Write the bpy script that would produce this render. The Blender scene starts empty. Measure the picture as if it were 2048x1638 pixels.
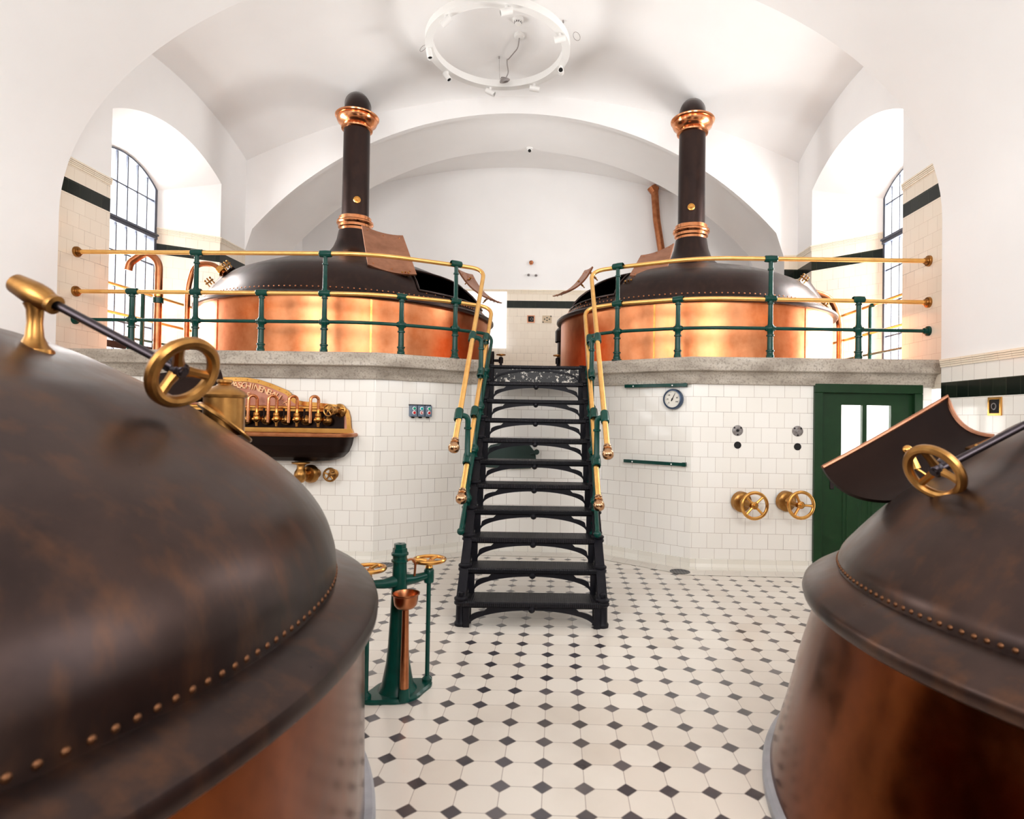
import bpy, math, random
from mathutils import Vector, Matrix, Quaternion
random.seed(7)
PI = math.pi
SC = bpy.context.scene
COL = SC.collection
V = Vector
R = math.radians

# ------------------------------------------------------------------ node helpers
def newmat(name):
    m = bpy.data.materials.new(name); m.use_nodes = True
    nt = m.node_tree
    return m, nt, nt.nodes['Principled BSDF']
def N(nt, t, **k):
    n = nt.nodes.new(t)
    for a, b in k.items():
        if a.startswith('i_'):
            key = a[2:]
            n.inputs[int(key) if key.isdigit() else key.replace('_', ' ')].default_value = b
        else: setattr(n, a, b)
    return n
def L(nt, a, b): nt.links.new(a, b)
def ramp(nt, src, stops):
    r = N(nt, 'ShaderNodeValToRGB'); e = r.color_ramp.elements
    while len(e) < len(stops): e.new(0.5)
    for i, (p, c) in enumerate(stops):
        e[i].position = p; e[i].color = (*c, 1) if len(c) == 3 else c
    L(nt, src, r.inputs[0]); return r.outputs[0]
def mixc(nt, fac, a, b):
    m = N(nt, 'ShaderNodeMix', data_type='RGBA')
    for s, i in ((fac, 0), (a, 6), (b, 7)):
        if isinstance(s, (tuple, list)): m.inputs[i].default_value = (*s, 1)
        elif isinstance(s, (int, float)): m.inputs[i].default_value = s
        else: L(nt, s, m.inputs[i])
    return m.outputs[2]
def math_(nt, op, a, b=None, c=None):
    n = N(nt, 'ShaderNodeMath', operation=op)
    for i, s in enumerate((a, b, c)):
        if s is None: continue
        if isinstance(s, (int, float)): n.inputs[i].default_value = s
        else: L(nt, s, n.inputs[i])
    return n.outputs[0]
def coords(nt, kind='Object'): return N(nt, 'ShaderNodeTexCoord').outputs[kind]
def noise(nt, vec, scale, detail=4, rough=.55, out=0):
    n = N(nt, 'ShaderNodeTexNoise'); n.inputs['Scale'].default_value = scale
    n.inputs['Detail'].default_value = detail; n.inputs['Roughness'].default_value = rough
    if vec is not None: L(nt, vec, n.inputs['Vector'])
    return n.outputs[out]
def scaled(nt, vec, s):
    m = N(nt, 'ShaderNodeMapping'); m.inputs['Scale'].default_value = s; L(nt, vec, m.inputs['Vector']); return m.outputs[0]
def bump(nt, b, h, strength, dist):
    n = N(nt, 'ShaderNodeBump'); n.inputs['Strength'].default_value = strength; n.inputs['Distance'].default_value = dist
    L(nt, h, n.inputs['Height']); L(nt, n.outputs[0], b.inputs['Normal'])

def m_plain(name, c, rough=.5, metal=0, var=0.0, scale=6, spec=.5, c2=None, bmp=0, coat=0):
    m, nt, b = newmat(name)
    b.inputs['Roughness'].default_value = rough; b.inputs['Metallic'].default_value = metal
    b.inputs['Specular IOR Level'].default_value = spec
    b.inputs['Coat Weight'].default_value = coat
    if var or c2:
        n = noise(nt, coords(nt), scale, 5)
        c2 = c2 or tuple(x*(1-var) for x in c)
        L(nt, ramp(nt, n, [(.3, c2), (.7, c)]), b.inputs['Base Color'])
        if bmp: bump(nt, b, n, bmp, .01)
    else: b.inputs['Base Color'].default_value = (*c, 1)
    return m

def m_tile(name, ca, cb, mortar, w=.152, h=.152, rough=.12, off=.5, msize=.0016, stain=True):
    m, nt, b = newmat(name)
    uv = coords(nt, 'UV')
    br = N(nt, 'ShaderNodeTexBrick', offset=off, offset_frequency=2, squash=1.0)
    L(nt, uv, br.inputs['Vector'])
    br.inputs['Color1'].default_value = (*ca, 1); br.inputs['Color2'].default_value = (*cb, 1); br.inputs['Mortar'].default_value = (*mortar, 1)
    br.inputs['Scale'].default_value = 1; br.inputs['Mortar Size'].default_value = msize; br.inputs['Mortar Smooth'].default_value = .2
    br.inputs['Bias'].default_value = 0; br.inputs['Brick Width'].default_value = w; br.inputs['Row Height'].default_value = h
    col = br.outputs[0]
    if stain:   # grimy joints here and there, a few chips
        g = noise(nt, uv, 2.2, 3)
        dark = math_(nt, 'MULTIPLY', br.outputs['Fac'], ramp(nt, g, [(.52, (0, 0, 0)), (.68, (1, 1, 1))]))
        col = mixc(nt, dark, col, (.16, .11, .09))
        sp = noise(nt, uv, 9, 2)
        chip = ramp(nt, sp, [(.775, (0, 0, 0)), (.785, (1, 1, 1))])
        col = mixc(nt, chip, col, (.22, .15, .13))
    L(nt, col, b.inputs['Base Color'])
    b.inputs['Roughness'].default_value = rough
    inv = math_(nt, 'SUBTRACT', 1, br.outputs['Fac'])
    bump(nt, b, inv, .35, .002)
    return m

M = {}
M['plaster'] = m_plain('plaster', (.91, .895, .885), .85, var=.035, scale=1.3, spec=.2)
M['tile'] = m_tile('white_tile', (.88, .845, .79), (.85, .81, .745), (.47, .39, .33))
M['tile_dark'] = m_tile('dark_tile', (.004, .007, .005), (.010, .014, .009), (.04, .045, .025), rough=.16, off=0, stain=False)
M['tile_dark'].node_tree.nodes['Principled BSDF'].inputs['Specular IOR Level'].default_value = .3
M['tile_bay'] = m_tile('cream_tile', (.86, .765, .64), (.83, .735, .61), (.66, .54, .42))
M['cream'] = m_tile('cream_moulding', (.87, .775, .63), (.85, .745, .595), (.66, .53, .39), w=.152, h=.30, off=0, stain=False)
M['cove'] = m_tile('cove_tile', (.82, .78, .70), (.78, .73, .64), (.45, .40, .36), w=.16, h=.5, off=0, stain=False)
M['border'] = m_tile('floor_border', (.74, .69, .62), (.70, .64, .57), (.45, .40, .36), w=.17, h=.24, off=0, rough=.3, stain=False)
M['brass'] = m_plain('brass', (.78, .42, .12), .26, 1, c2=(.62, .30, .075), scale=9)
M['rail_brass'] = m_plain('polished_rail_brass', (.96, .60, .21), .36, 1, c2=(.88, .50, .15), scale=14)
M['rail_wood'] = m_plain('handrail_brass', (.86, .55, .24), .34, 1, c2=(.78, .47, .18), scale=14)
M['old_brass'] = m_plain('old_brass', (.46, .235, .07), .32, 1, c2=(.27, .125, .035), scale=12)
M['bronze'] = m_plain('bronze_knob', (.52, .30, .16), .22, 1)
M['copper_bright'] = m_plain('bright_copper', (.86, .40, .20), .17, 1, c2=(.72, .27, .11), scale=8)
M['copper_pipe'] = m_plain('copper_pipe', (.52, .21, .095), .28, 1, c2=(.33, .11, .045), scale=11)
M['copper_plate'] = m_plain('copper_plate', (.52, .25, .15), .40, 1, c2=(.36, .16, .09), scale=7)
M['copper_rose'] = m_plain('rose_copper', (.50, .24, .17), .42, 1, c2=(.40, .17, .11), scale=10)
M['patina'] = m_plain('dark_patina', (.022, .011, .008), .40, .9, c2=(.012, .007, .006), scale=2.2)
M['green'] = m_plain('green_enamel', (.0025, .052, .038), .24, 0, c2=(.002, .038, .028), scale=18, spec=.28)
M['green_door'] = m_plain('green_door_paint', (.006, .036, .009), .42, 0, c2=(.005, .028, .007), scale=10, spec=.3)
M['iron'] = m_plain('black_iron', (.006, .006, .009), .42, .2, c2=(.011, .010, .013), scale=30, spec=.2)
M['dark_green'] = m_plain('dark_green_iron', (.004, .022, .015), .45)
M['black'] = m_plain('black_void', (.006, .005, .005), .8)
M['steel'] = m_plain('dark_steel', (.05, .04, .045), .3, .9)
M['white_paint'] = m_plain('white_paint', (.84, .83, .81), .45)
M['window_iron'] = m_plain('window_frame_grey', (.06, .07, .10), .45)
M['board'] = m_plain('added_glow_white', (.93, .93, .93), .6)
M['board'].node_tree.nodes['Principled BSDF'].inputs['Emission Color'].default_value = (1, 1, 1, 1); M['board'].node_tree.nodes['Principled BSDF'].inputs['Emission Strength'].default_value = .55  # glow added to blow the panel out to white; not a light source
M['grey_metal'] = m_plain('grey_fitting', (.30, .28, .27), .5, .5, c2=(.16, .13, .12), scale=40)
M['box_blue'] = m_plain('grey_blue_casing', (.16, .21, .28), .45, c2=(.11, .15, .21), scale=30)
M['red'] = m_plain('red_button', (.55, .01, .015), .3); M['btn_green'] = m_plain('green_button', (.0, .30, .18), .3)
M['cyan'] = m_plain('turquoise_button', (.0, .42, .42), .3)
M['bezel'] = m_plain('gauge_bezel', (.06, .09, .15), .3, .6); M['dial'] = m_plain('gauge_dial', (.78, .74, .66), .5)
M['cable'] = m_plain('grey_cable', (.30, .27, .26), .5)

def m_copper_body(name, ca, cb, r0, r1, seedz=0.):
    m, nt, b = newmat(name)
    o = coords(nt)
    n1 = noise(nt, scaled(nt, o, (1, 1, .5)), 2.6, 5); n2 = noise(nt, o, 11, 4)
    mx = math_(nt, 'ADD', math_(nt, 'MULTIPLY', n1, .7), math_(nt, 'MULTIPLY', n2, .3))
    L(nt, ramp(nt, mx, [(.36, cb), (.62, ca)]), b.inputs['Base Color'])
    b.inputs['Metallic'].default_value = 1
    L(nt, math_(nt, 'MULTIPLY_ADD', n2, r1 - r0, r0), b.inputs['Roughness'])
    bump(nt, b, n1, .04, .02)
    return m
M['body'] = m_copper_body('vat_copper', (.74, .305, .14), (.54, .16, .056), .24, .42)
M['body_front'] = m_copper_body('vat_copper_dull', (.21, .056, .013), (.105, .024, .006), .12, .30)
def m_dome(name, ca, cb, cc, rough):
    m, nt, b = newmat(name)
    o = coords(nt)
    n1 = noise(nt, o, 1.5, 6, .6); n2 = noise(nt, scaled(nt, o, (3, 3, 1)), 4, 5)
    c = ramp(nt, n1, [(.35, cb), (.6, ca)])
    c = mixc(nt, ramp(nt, n2, [(.5, (0, 0, 0)), (.95, (1, 1, 1))]), c, cc)
    L(nt, c, b.inputs['Base Color'])
    b.inputs['Metallic'].default_value = .85
    L(nt, math_(nt, 'MULTIPLY_ADD', n2, .2, rough - .1), b.inputs['Roughness'])
    return m
M['dome'] = m_dome('dome_brown', (.040, .024, .021), (.024, .016, .015), (.065, .034, .024), .34)
M['dome_front'] = m_dome('dome_brown_worn', (.072, .044, .036), (.034, .022, .020), (.14, .062, .030), .32)

def m_floor():
    m, nt, b = newmat('octagon_floor')
    o = coords(nt)
    sx = N(nt, 'ShaderNodeSeparateXYZ'); L(nt, o, sx.inputs[0])
    s = .17
    def cell(ax):
        k = math_(nt, 'DIVIDE', sx.outputs[ax], s)
        r = math_(nt, 'ROUND', k)
        return math_(nt, 'ABSOLUTE', math_(nt, 'SUBTRACT', k, r)), r, k
    ax, rx, kx = cell(0); ay, ry, ky = cell(1)
    d = math_(nt, 'ADD', ax, ay)
    dia = math_(nt, 'LESS_THAN', d, .245)
    groutd = math_(nt, 'LESS_THAN', math_(nt, 'ABSOLUTE', math_(nt, 'SUBTRACT', d, .25)), .012)
    gx = math_(nt, 'LESS_THAN', ax, .009); gy = math_(nt, 'LESS_THAN', ay, .009)
    notd = math_(nt, 'SUBTRACT', 1, dia)
    gl = math_(nt, 'MULTIPLY', math_(nt, 'MAXIMUM', gx, gy), notd)
    gr = math_(nt, 'MAXIMUM', math_(nt, 'MULTIPLY', gl, 1.0), groutd)
    def wn(a, c):
        cb = N(nt, 'ShaderNodeCombineXYZ'); L(nt, a, cb.inputs[0]); L(nt, c, cb.inputs[1])
        w = N(nt, 'ShaderNodeTexWhiteNoise', noise_dimensions='2D'); L(nt, cb.outputs[0], w.inputs['Vector']); return w.outputs['Value']
    wd = wn(rx, ry)
    wo = wn(math_(nt, 'FLOOR', kx), math_(nt, 'FLOOR', ky))
    dc = ramp(nt, wd, [(0, (.030, .026, .034)), (.6, (.060, .054, .062)), (1, (.12, .105, .11))])
    oc = ramp(nt, wo, [(0, (.70, .625, .54)), (.5, (.75, .685, .605)), (1, (.78, .72, .64))])
    c = mixc(nt, dia, oc, dc)
    c = mixc(nt, gr, c, (.36, .30, .26))
    st = noise(nt, o, 1.1, 5)
    c = mixc(nt, ramp(nt, st, [(.5, (0, 0, 0)), (.8, (.35, .35, .35))]), c, (.42, .35, .28))
    L(nt, c, b.inputs['Base Color'])
    b.inputs['Roughness'].default_value = .22; b.inputs['Specular IOR Level'].default_value = .75
    bump(nt, b, math_(nt, 'SUBTRACT', 1, gr), .3, .002)
    return m
M['floor'] = m_floor()
def m_stone():
    m, nt, b = newmat('grey_stone')
    o = coords(nt)
    n1 = noise(nt, scaled(nt, o, (1, 1, 3)), 2.2, 6); n2 = noise(nt, o, 60, 3)
    c = ramp(nt, n1, [(.3, (.27, .225, .18)), (.55, (.47, .41, .34)), (.75, (.62, .57, .50))])
    c = mixc(nt, ramp(nt, n2, [(.35, (.5, .5, .5)), (.5, (0, 0, 0))]), c, (.14, .11, .09))
    L(nt, c, b.inputs['Base Color']); b.inputs['Roughness'].default_value = .8
    bump(nt, b, n2, .25, .004); return m
M['stone'] = m_stone()
def m_tread():
    m, nt, b = newmat('ribbed_iron')
    o = coords(nt)
    w = N(nt, 'ShaderNodeTexWave', wave_type='BANDS', bands_direction='X'); w.inputs['Scale'].default_value = 22; L(nt, o, w.inputs['Vector'])
    w2 = N(nt, 'ShaderNodeTexWave', wave_type='BANDS', bands_direction='Y'); w2.inputs['Scale'].default_value = 22; L(nt, o, w2.inputs['Vector'])
    h = math_(nt, 'MULTIPLY', w.outputs['Fac'], w2.outputs['Fac'])
    L(nt, ramp(nt, h, [(.2, (.004, .004, .006)), (.7, (.028, .025, .029))]), b.inputs['Base Color'])
    b.inputs['Metallic'].default_value = .3; b.inputs['Roughness'].default_value = .42; b.inputs['Specular IOR Level'].default_value = .25
    bump(nt, b, h, .6, .006); return m
M['tread'] = m_tread()
def m_worn():
    m, nt, b = newmat('flaking_black_paint')
    o = coords(nt)
    n1 = noise(nt, o, 38, 4, .7); n2 = noise(nt, o, 7, 2)
    k = math_(nt, 'ADD', n1, math_(nt, 'MULTIPLY', n2, .35))
    L(nt, ramp(nt, k, [(.74, (.013, .012, .013)), (.77, (.75, .70, .62))]), b.inputs['Base Color'])
    b.inputs['Roughness'].default_value = .5; return m
M['worn'] = m_worn()
def m_glass():
    m, nt, b = newmat('window_glass')
    out = nt.nodes['Material Output']; nt.nodes.remove(b)
    t = N(nt, 'ShaderNodeBsdfTransparent'); g = N(nt, 'ShaderNodeBsdfGlossy'); g.inputs['Roughness'].default_value = .02
    f = N(nt, 'ShaderNodeFresnel'); f.inputs[0].default_value = 1.45
    mx = N(nt, 'ShaderNodeMixShader'); L(nt, math_(nt, 'MULTIPLY', f.outputs[0], .6), mx.inputs[0])
    L(nt, t.outputs[0], mx.inputs[1]); L(nt, g.outputs[0], mx.inputs[2]); L(nt, mx.outputs[0], out.inputs[0]); return m
M['glass'] = m_glass()
M['cream_plain'] = m_plain('cream_plate', (.55, .42, .28), .4)
M['panel'] = m_plain('dark_reflection_band', (.05, .028, .018), .5, var=.4, scale=4)  # unseen dark surface, added to darken what the domes reflect

# ------------------------------------------------------------------ mesh builder
class MB:
    def __init__(s): s.v = []; s.f = []; s.m = []; s.uv = []
    def add(s, vs, fs, mi=0, T=None, uvs=None):
        k = len(s.v)
        s.v += [(T @ V(p)) if T else V(p) for p in vs]
        for i, f in enumerate(fs):
            s.f.append([k + a for a in f]); s.m.append(mi)
            s.uv.append(uvs[i] if uvs else None)
        return s
    def box(s, c, d, T=None, mi=0, bev=0.0):
        x, y, z = (q / 2 for q in d)
        if bev:
            e = bev; pr = [(-x + e, -y), (x - e, -y), (x, -y + e), (x, y - e), (x - e, y), (-x + e, y), (-x, y - e), (-x, -y + e)]
            vs = []; fs = []
            for zz, k in ((-z, 1), (-z + e, 0), (z - e, 0), (z, 1)):
                for a, b in pr:
                    q = 1 - k * e / max(x, 1e-6), 1 - k * e / max(y, 1e-6)
                    vs.append((c[0] + a * q[0], c[1] + b * q[1], c[2] + zz))
            for r_ in range(3):
                for i in range(8): fs.append([r_ * 8 + i, r_ * 8 + (i + 1) % 8, r_ * 8 + 8 + (i + 1) % 8, r_ * 8 + 8 + i])
            fs.append(list(range(7, -1, -1))); fs.append(list(range(24, 32)))
            return s.add(vs, fs, mi, T)
        vs = [(c[0] + a * x, c[1] + b * y, c[2] + k * z) for k in (-1, 1) for a, b in ((-1, -1), (1, -1), (1, 1), (-1, 1))]
        return s.add(vs, [[3, 2, 1, 0], [4, 5, 6, 7], [0, 1, 5, 4], [1, 2, 6, 5], [2, 3, 7, 6], [3, 0, 4, 7]], mi, T)
    def lathe(s, prof, n=48, T=None, mi=0, a0=0., a1=2 * PI, skip=None):
        full = abs(a1 - a0 - 2 * PI) < 1e-6
        k = n if full else n + 1
        vs = []; fs = []
        for r, z in prof:
            for i in range(k):
                a = a0 + (a1 - a0) * i / n
                vs.append((max(r, 1e-5) * math.cos(a), max(r, 1e-5) * math.sin(a), z))
        for j in range(len(prof) - 1):
            for i in range(n):
                if skip and skip(j, i): continue
                i2 = (i + 1) % k
                fs.append([j * k + i, j * k + i2, (j + 1) * k + i2, (j + 1) * k + i])
        return s.add(vs, fs, mi, T)
    def tube(s, pts, r, n=12, mi=0, T=None, caps=True, closed=False):
        pts = [V(p) for p in pts]; m = len(pts)
        rs = r if isinstance(r, (list, tuple)) else [r] * m
        tg = []
        for i in range(m):
            a = pts[(i - 1) % m] if (closed or i > 0) else pts[i]; b = pts[(i + 1) % m] if (closed or i < m - 1) else pts[i]
            tg.append((b - a).normalized())
        up = V((0, 0, 1)) if abs(tg[0].z) < .9 else V((1, 0, 0))
        nrm = (up - tg[0] * up.dot(tg[0])).normalized()
        vs = []; fs = []
        for i in range(m):
            if i:
                q = tg[i - 1].rotation_difference(tg[i]); nrm = q @ nrm
                nrm = (nrm - tg[i] * nrm.dot(tg[i])).normalized()
            bn = tg[i].cross(nrm)
            for j in range(n):
                a = 2 * PI * j / n
                vs.append(pts[i] + (nrm * math.cos(a) + bn * math.sin(a)) * rs[i])
        for i in range(m if closed else m - 1):
            for j in range(n):
                i2 = (i + 1) % m
                fs.append([i * n + j, i * n + (j + 1) % n, i2 * n + (j + 1) % n, i2 * n + j])
        if caps and not closed:
            fs.append(list(range(n - 1, -1, -1))); fs.append([(m - 1) * n + j for j in range(n)])
        return s.add(vs, fs, mi, T)
    def sphere(s, c, r, n=16, mi=0, T=None, sz=1.0):
        pr = [(r * math.sin(PI * j / n), -r * sz * math.cos(PI * j / n)) for j in range(n + 1)]
        return s.lathe(pr, n + 4, (T or Matrix()) @ Matrix.Translation(c), mi)
    def ring(s, c, axis, R_, r, n=40, k=10, mi=0):
        q = V((0, 0, 1)).rotation_difference(V(axis).normalized())
        return s.tube([V(c) + q @ V((R_ * math.cos(2 * PI * i / n), R_ * math.sin(2 * PI * i / n), 0)) for i in range(n)], r, k, mi, closed=True)
    def prism(s, poly, d, T=None, mi=0):     # poly in local XY, extruded along local Z from 0 to d
        n = len(poly)
        vs = [(x, y, 0) for x, y in poly] + [(x, y, d) for x, y in poly]
        fs = [list(range(n - 1, -1, -1)), list(range(n, 2 * n))] + [[i, (i + 1) % n, n + (i + 1) % n, n + i] for i in range(n)]
        return s.add(vs, fs, mi, T)
    def strip(s, A, B, mi=0):               # quads between two equal-length polylines
        n = len(A); return s.add(list(A) + list(B), [[i, i + 1, n + i + 1, n + i] for i in range(n - 1)], mi)
    def build(s, name, mats, parent=None, smooth=35, local=False):
        me = bpy.data.meshes.new(name)
        off = V((0, 0, 0))
        if parent is not None and not local: off = V(ROOTLOC.get(parent.name, (0, 0, 0)))
        me.from_pydata([tuple(p - off) for p in s.v], [], s.f)
        if not isinstance(mats, (list, tuple)): mats = [mats]
        for q in mats: me.materials.append(q)
        me.polygons.foreach_set('material_index', s.m)
        if any(u is not None for u in s.uv):
            ul = me.uv_layers.new(name='UVMap')
            for p in me.polygons:
                u = s.uv[p.index]
                if u:
                    for li, c in zip(p.loop_indices, u): ul.data[li].uv = c
        if smooth:
            me.polygons.foreach_set('use_smooth', [True] * len(me.polygons))
            me.set_sharp_from_angle(angle=R(smooth))
        me.update()
        o = bpy.data.objects.new(name, me); COL.objects.link(o)
        if parent is not None:
            o.parent = parent; ROOTLOC[o.name] = ROOTLOC.get(parent.name, (0, 0, 0))
            if o.parent.parent is None or True: ROOTLOC[o.name] = ROOTLOC.get(parent.name, (0, 0, 0))
        return o
ROOTLOC = {}
def tag(o, label, cat, group=None):
    o['label'] = label; o['category'] = cat
    if group: o['group'] = group
    return o
def thing(name, label, cat, loc, group=None, rz=0.0):
    o = bpy.data.objects.new(name, None); COL.objects.link(o); o.location = loc; o.rotation_euler.z = rz
    o.empty_display_size = .1
    ROOTLOC[o.name] = tuple(loc)
    return tag(o, label, cat, group)
def struct(name, mb, mats, label=None, parent=None, smooth=35):
    o = mb.build(name, mats, parent, smooth)
    if parent is None:
        o['kind'] = 'structure'
        if label: o['label'] = label
    return o
def arc(c, r, a0, a1, n, f): return [f(c, r, a0 + (a1 - a0) * i / n) for i in range(n + 1)]
def along(p0, axis):          # matrix with local Z along axis at p0
    return Matrix.Translation(p0) @ V((0, 0, 1)).rotation_difference(V(axis).normalized()).to_matrix().to_4x4()
def fillet(pts, rad, n=6):    # round the corners of a polyline
    pts = [V(p) for p in pts]; out = [pts[0]]
    rads = rad if isinstance(rad, (list, tuple)) else [rad] * (len(pts) - 2)
    for i in range(1, len(pts) - 1):
        a, b, c = pts[i - 1], pts[i], pts[i + 1]
        da, dc = (a - b), (c - b); t = min(rads[i - 1], da.length * .49, dc.length * .49)
        if t < 1e-5: out.append(b); continue
        p, q = b + da.normalized() * t, b + dc.normalized() * t
        for k in range(n + 1):
            u = k / n; out.append(p * (1 - u) ** 2 + b * 2 * u * (1 - u) + q * u * u)
    out.append(pts[-1]); return out
def handwheel(mb, c, axis, R_, r, spokes=3, hub=.03, a0=0., dish=0.0, mi=0, hubmi=None):
    q = V((0, 0, 1)).rotation_difference(V(axis).normalized()); c = V(c); ax = V(axis).normalized()
    mb.ring(c, axis, R_, r, 40, 10, mi)
    hm = mi if hubmi is None else hubmi
    T = along(c - ax * dish, axis)
    mb.lathe([(0, -hub * .6), (hub * .8, -hub * .6), (hub, -hub * .3), (hub, hub * .4), (hub * .7, hub * .7), (hub * .4, hub * .7), (hub * .4, hub * .95), (0, hub * .95)], 20, T, hm)
    for k in range(spokes):
        a = a0 + 2 * PI * k / spokes
        d = q @ V((math.cos(a), math.sin(a), 0))
        mb.tube([c - ax * dish + d * hub * .7, c - ax * dish * .7 + d * (R_ * .5), c + d * R_], [r * .95, r * .75, r * .85], 8, mi)
    return mb

# ------------------------------------------------------------------ main dimensions
XL, XR = -5.03, 3.77          # side walls
XC = -.63                     # room axis
YP = 2.80                     # front of the platform wall
ZP = 2.035                    # platform floor
YB = 6.22                     # wall with the big arch
YF = 9.0                      # far wall
YT0, YT1 = .80, 2.55         # transverse arch in front of the platform
LOWZ = [0, 1.735, 1.885, 2.03, 2.105]
HIGHZ = [ZP - .2, 3.725, 3.875, 4.02, 4.10]
MATSB = [M['tile_bay'], M['tile_dark'], M['tile_bay'], M['cream'], M['plaster']]
MATS = [M['tile'], M['tile_dark'], M['tile'], M['cream'], M['plaster']]
def quadwall(mb, a, b, z0, z1a, z1b, breaks, base, uoff=0.0):
    """vertical quad(s) from plan point a to b, from z0 up to z1a/z1b, split at the dado heights"""
    a = V((a[0], a[1])); b = V((b[0], b[1])); l = (b - a).length
    zs = [z0] + [z for z in breaks[1:] if z0 < z < min(z1a, z1b) - 1e-4]
    for i, z in enumerate(zs):
        lo = z; top = i == len(zs) - 1
        ha, hb = (z1a, z1b) if top else (zs[i + 1], zs[i + 1])
        mi = sum(1 for q in breaks[1:] if q <= lo + 1e-6)
        vs = [(a.x, a.y, lo), (b.x, b.y, lo), (b.x, b.y, hb), (a.x, a.y, ha)]
        uv = [(uoff, lo - base), (uoff + l, lo - base), (uoff + l, hb - base), (uoff, ha - base)]
        mb.add(vs, [[0, 1, 2, 3]], mi, None, [uv])
def arch_pts(ya, yb, spring, rise, n=24):
    c, h = (ya + yb) / 2, (yb - ya) / 2
    # segmental arch
    Rr = (h * h + rise * rise) / (2 * rise); a = math.asin(h / Rr)
    return [(c + Rr * math.sin(-a + 2 * a * i / n), spring + rise - Rr + Rr * math.cos(-a + 2 * a * i / n)) for i in range(n + 1)]
def side_wall(mb, X, y0, y1, z0, top, breaks, base, op):
    """wall in plane X between y0 and y1 with an arched opening op=(ya,yb,spring,rise,sill)"""
    ya, yb, sp, ri, sill = op
    n = 10
    def solid(p, q, m):
        for i in range(m):
            u, w = p + (q - p) * i / m, p + (q - p) * (i + 1) / m
            quadwall(mb, (X, u), (X, w), z0, top(u), top(w), breaks, base, u)
    solid(y0, ya, 4); solid(yb, y1, 4)
    ap = arch_pts(ya, yb, sp, ri)
    for (u, zu), (w, zw) in zip(ap[:-1], ap[1:]):
        mb.add([(X, u, zu), (X, w, zw), (X, w, top(w)), (X, u, top(u))], [[0, 1, 2, 3]], 4)
        if sill > z0: quadwall(mb, (X, u), (X, w), z0, sill, sill, breaks, base, u)
def niche(mb, X, Xo, op, wop, breaks, base):
    """splayed reveal from opening op in plane X to window opening wop in plane Xo"""
    ya, yb, sp, ri, sill = op; wa, wb, wsp, wri, wsill = wop
    for p, q in (((X, ya), (Xo, wa)), ((Xo, wb), (X, yb))):
        m = 6
        za, zb = (sp, wsp) if p[0] == X else (wsp, sp)
        # tiled part up to the dado, plaster above
        quadwall(mb, p, q, min(sill, wsill), za, zb, breaks, base)
    A = [V((X, y, z)) for y, z in arch_pts(ya, yb, sp, ri)]; B = [V((Xo, y, z)) for y, z in arch_pts(wa, wb, wsp, wri)]
    mb.strip(A, B, 4)
    mb.add([(X, ya, sill), (X, yb, sill), (Xo, wb, wsill), (Xo, wa, wsill)], [[0, 1, 2, 3]], 4)

def cap_trim(mb, path, z):        # small grooved cap moulding along a plan path (wall on the left of travel)
    for (a, b) in zip(path[:-1], path[1:]):
        a = V((a[0], a[1], 0)); b = V((b[0], b[1], 0)); d = (b - a).normalized(); nn = V((d.y, -d.x, 0)); l = (b - a).length
        for z0, z1, t in ((z - .075, z - .058, .010), (z - .055, z - .040, .013), (z - .037, z - .022, .016), (z - .019, z, .020)):
            vs = [a + nn * k + V((0, 0, h)) for k in (0, t) for h in (z0, z1)] + [b + nn * k + V((0, 0, h)) for k in (0, t) for h in (z0, z1)]
            f = [[2, 6, 7, 3], [3, 7, 5, 1], [0, 4, 6, 2], [0, 2, 3, 1], [4, 5, 7, 6]]
            uv = [[(0, .1), (l, .1), (l, .2), (0, .2)]] * 5
            mb.add(vs, f, 0, None, uv)
# ------------------------------------------------------------------ shell
# ground floor
b = MB(); b.add([(-5.6, -5.6, 0), (4.4, -5.6, 0), (4.4, 4.2, 0), (-5.6, 4.2, 0)], [[0, 1, 2, 3]])
struct('floor', b, M['floor'], 'cream octagon tile floor with small dark diamonds')
# plan of the platform front
FRONT = [(XL, YP), (-1.82, YP), (-.93, 3.43), (.53, 3.43), (1.39, YP), (XR, YP)]
def offset_path(path, d):         # offset towards the viewer (-Y side)
    P = [V((x, y)) for x, y in path]; out = []
    for i, p in enumerate(P):
        ns = []
        if i > 0: t = (P[i] - P[i - 1]).normalized(); ns.append(V((t.y, -t.x)))
        if i < len(P) - 1: t = (P[i + 1] - P[i]).normalized(); ns.append(V((t.y, -t.x)))
        n = sum(ns, V((0, 0))).normalized(); out.append(p + n * (d / max(.3, n.dot(ns[0]))))
    return [(q.x, q.y) for q in out]
DOOR = (2.60, 3.66, 1.875)
b = MB()
u = 0
for (p, q) in zip(FRONT[:-1], FRONT[1:]):
    l = (V(p) - V(q)).length
    if p[0] == 1.39:
        segs = [(p, (DOOR[0], YP), 0), ((DOOR[0], YP), (DOOR[1], YP), DOOR[2]), ((DOOR[1], YP), q, 0)]
    else: segs = [(p, q, 0)]
    for s0, s1, zz in segs:
        ll = (V(s0) - V(s1)).length
        if zz == 0 or zz < 1.99: 
            if not (zz and zz >= 1.86): quadwall(b, s0, s1, zz, 1.99, 1.99, [0], .055, u)
        u += ll
struct('wall_platform', b, [M['tile']], 'white tiled wall below the stone ledge of the platform')
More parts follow.
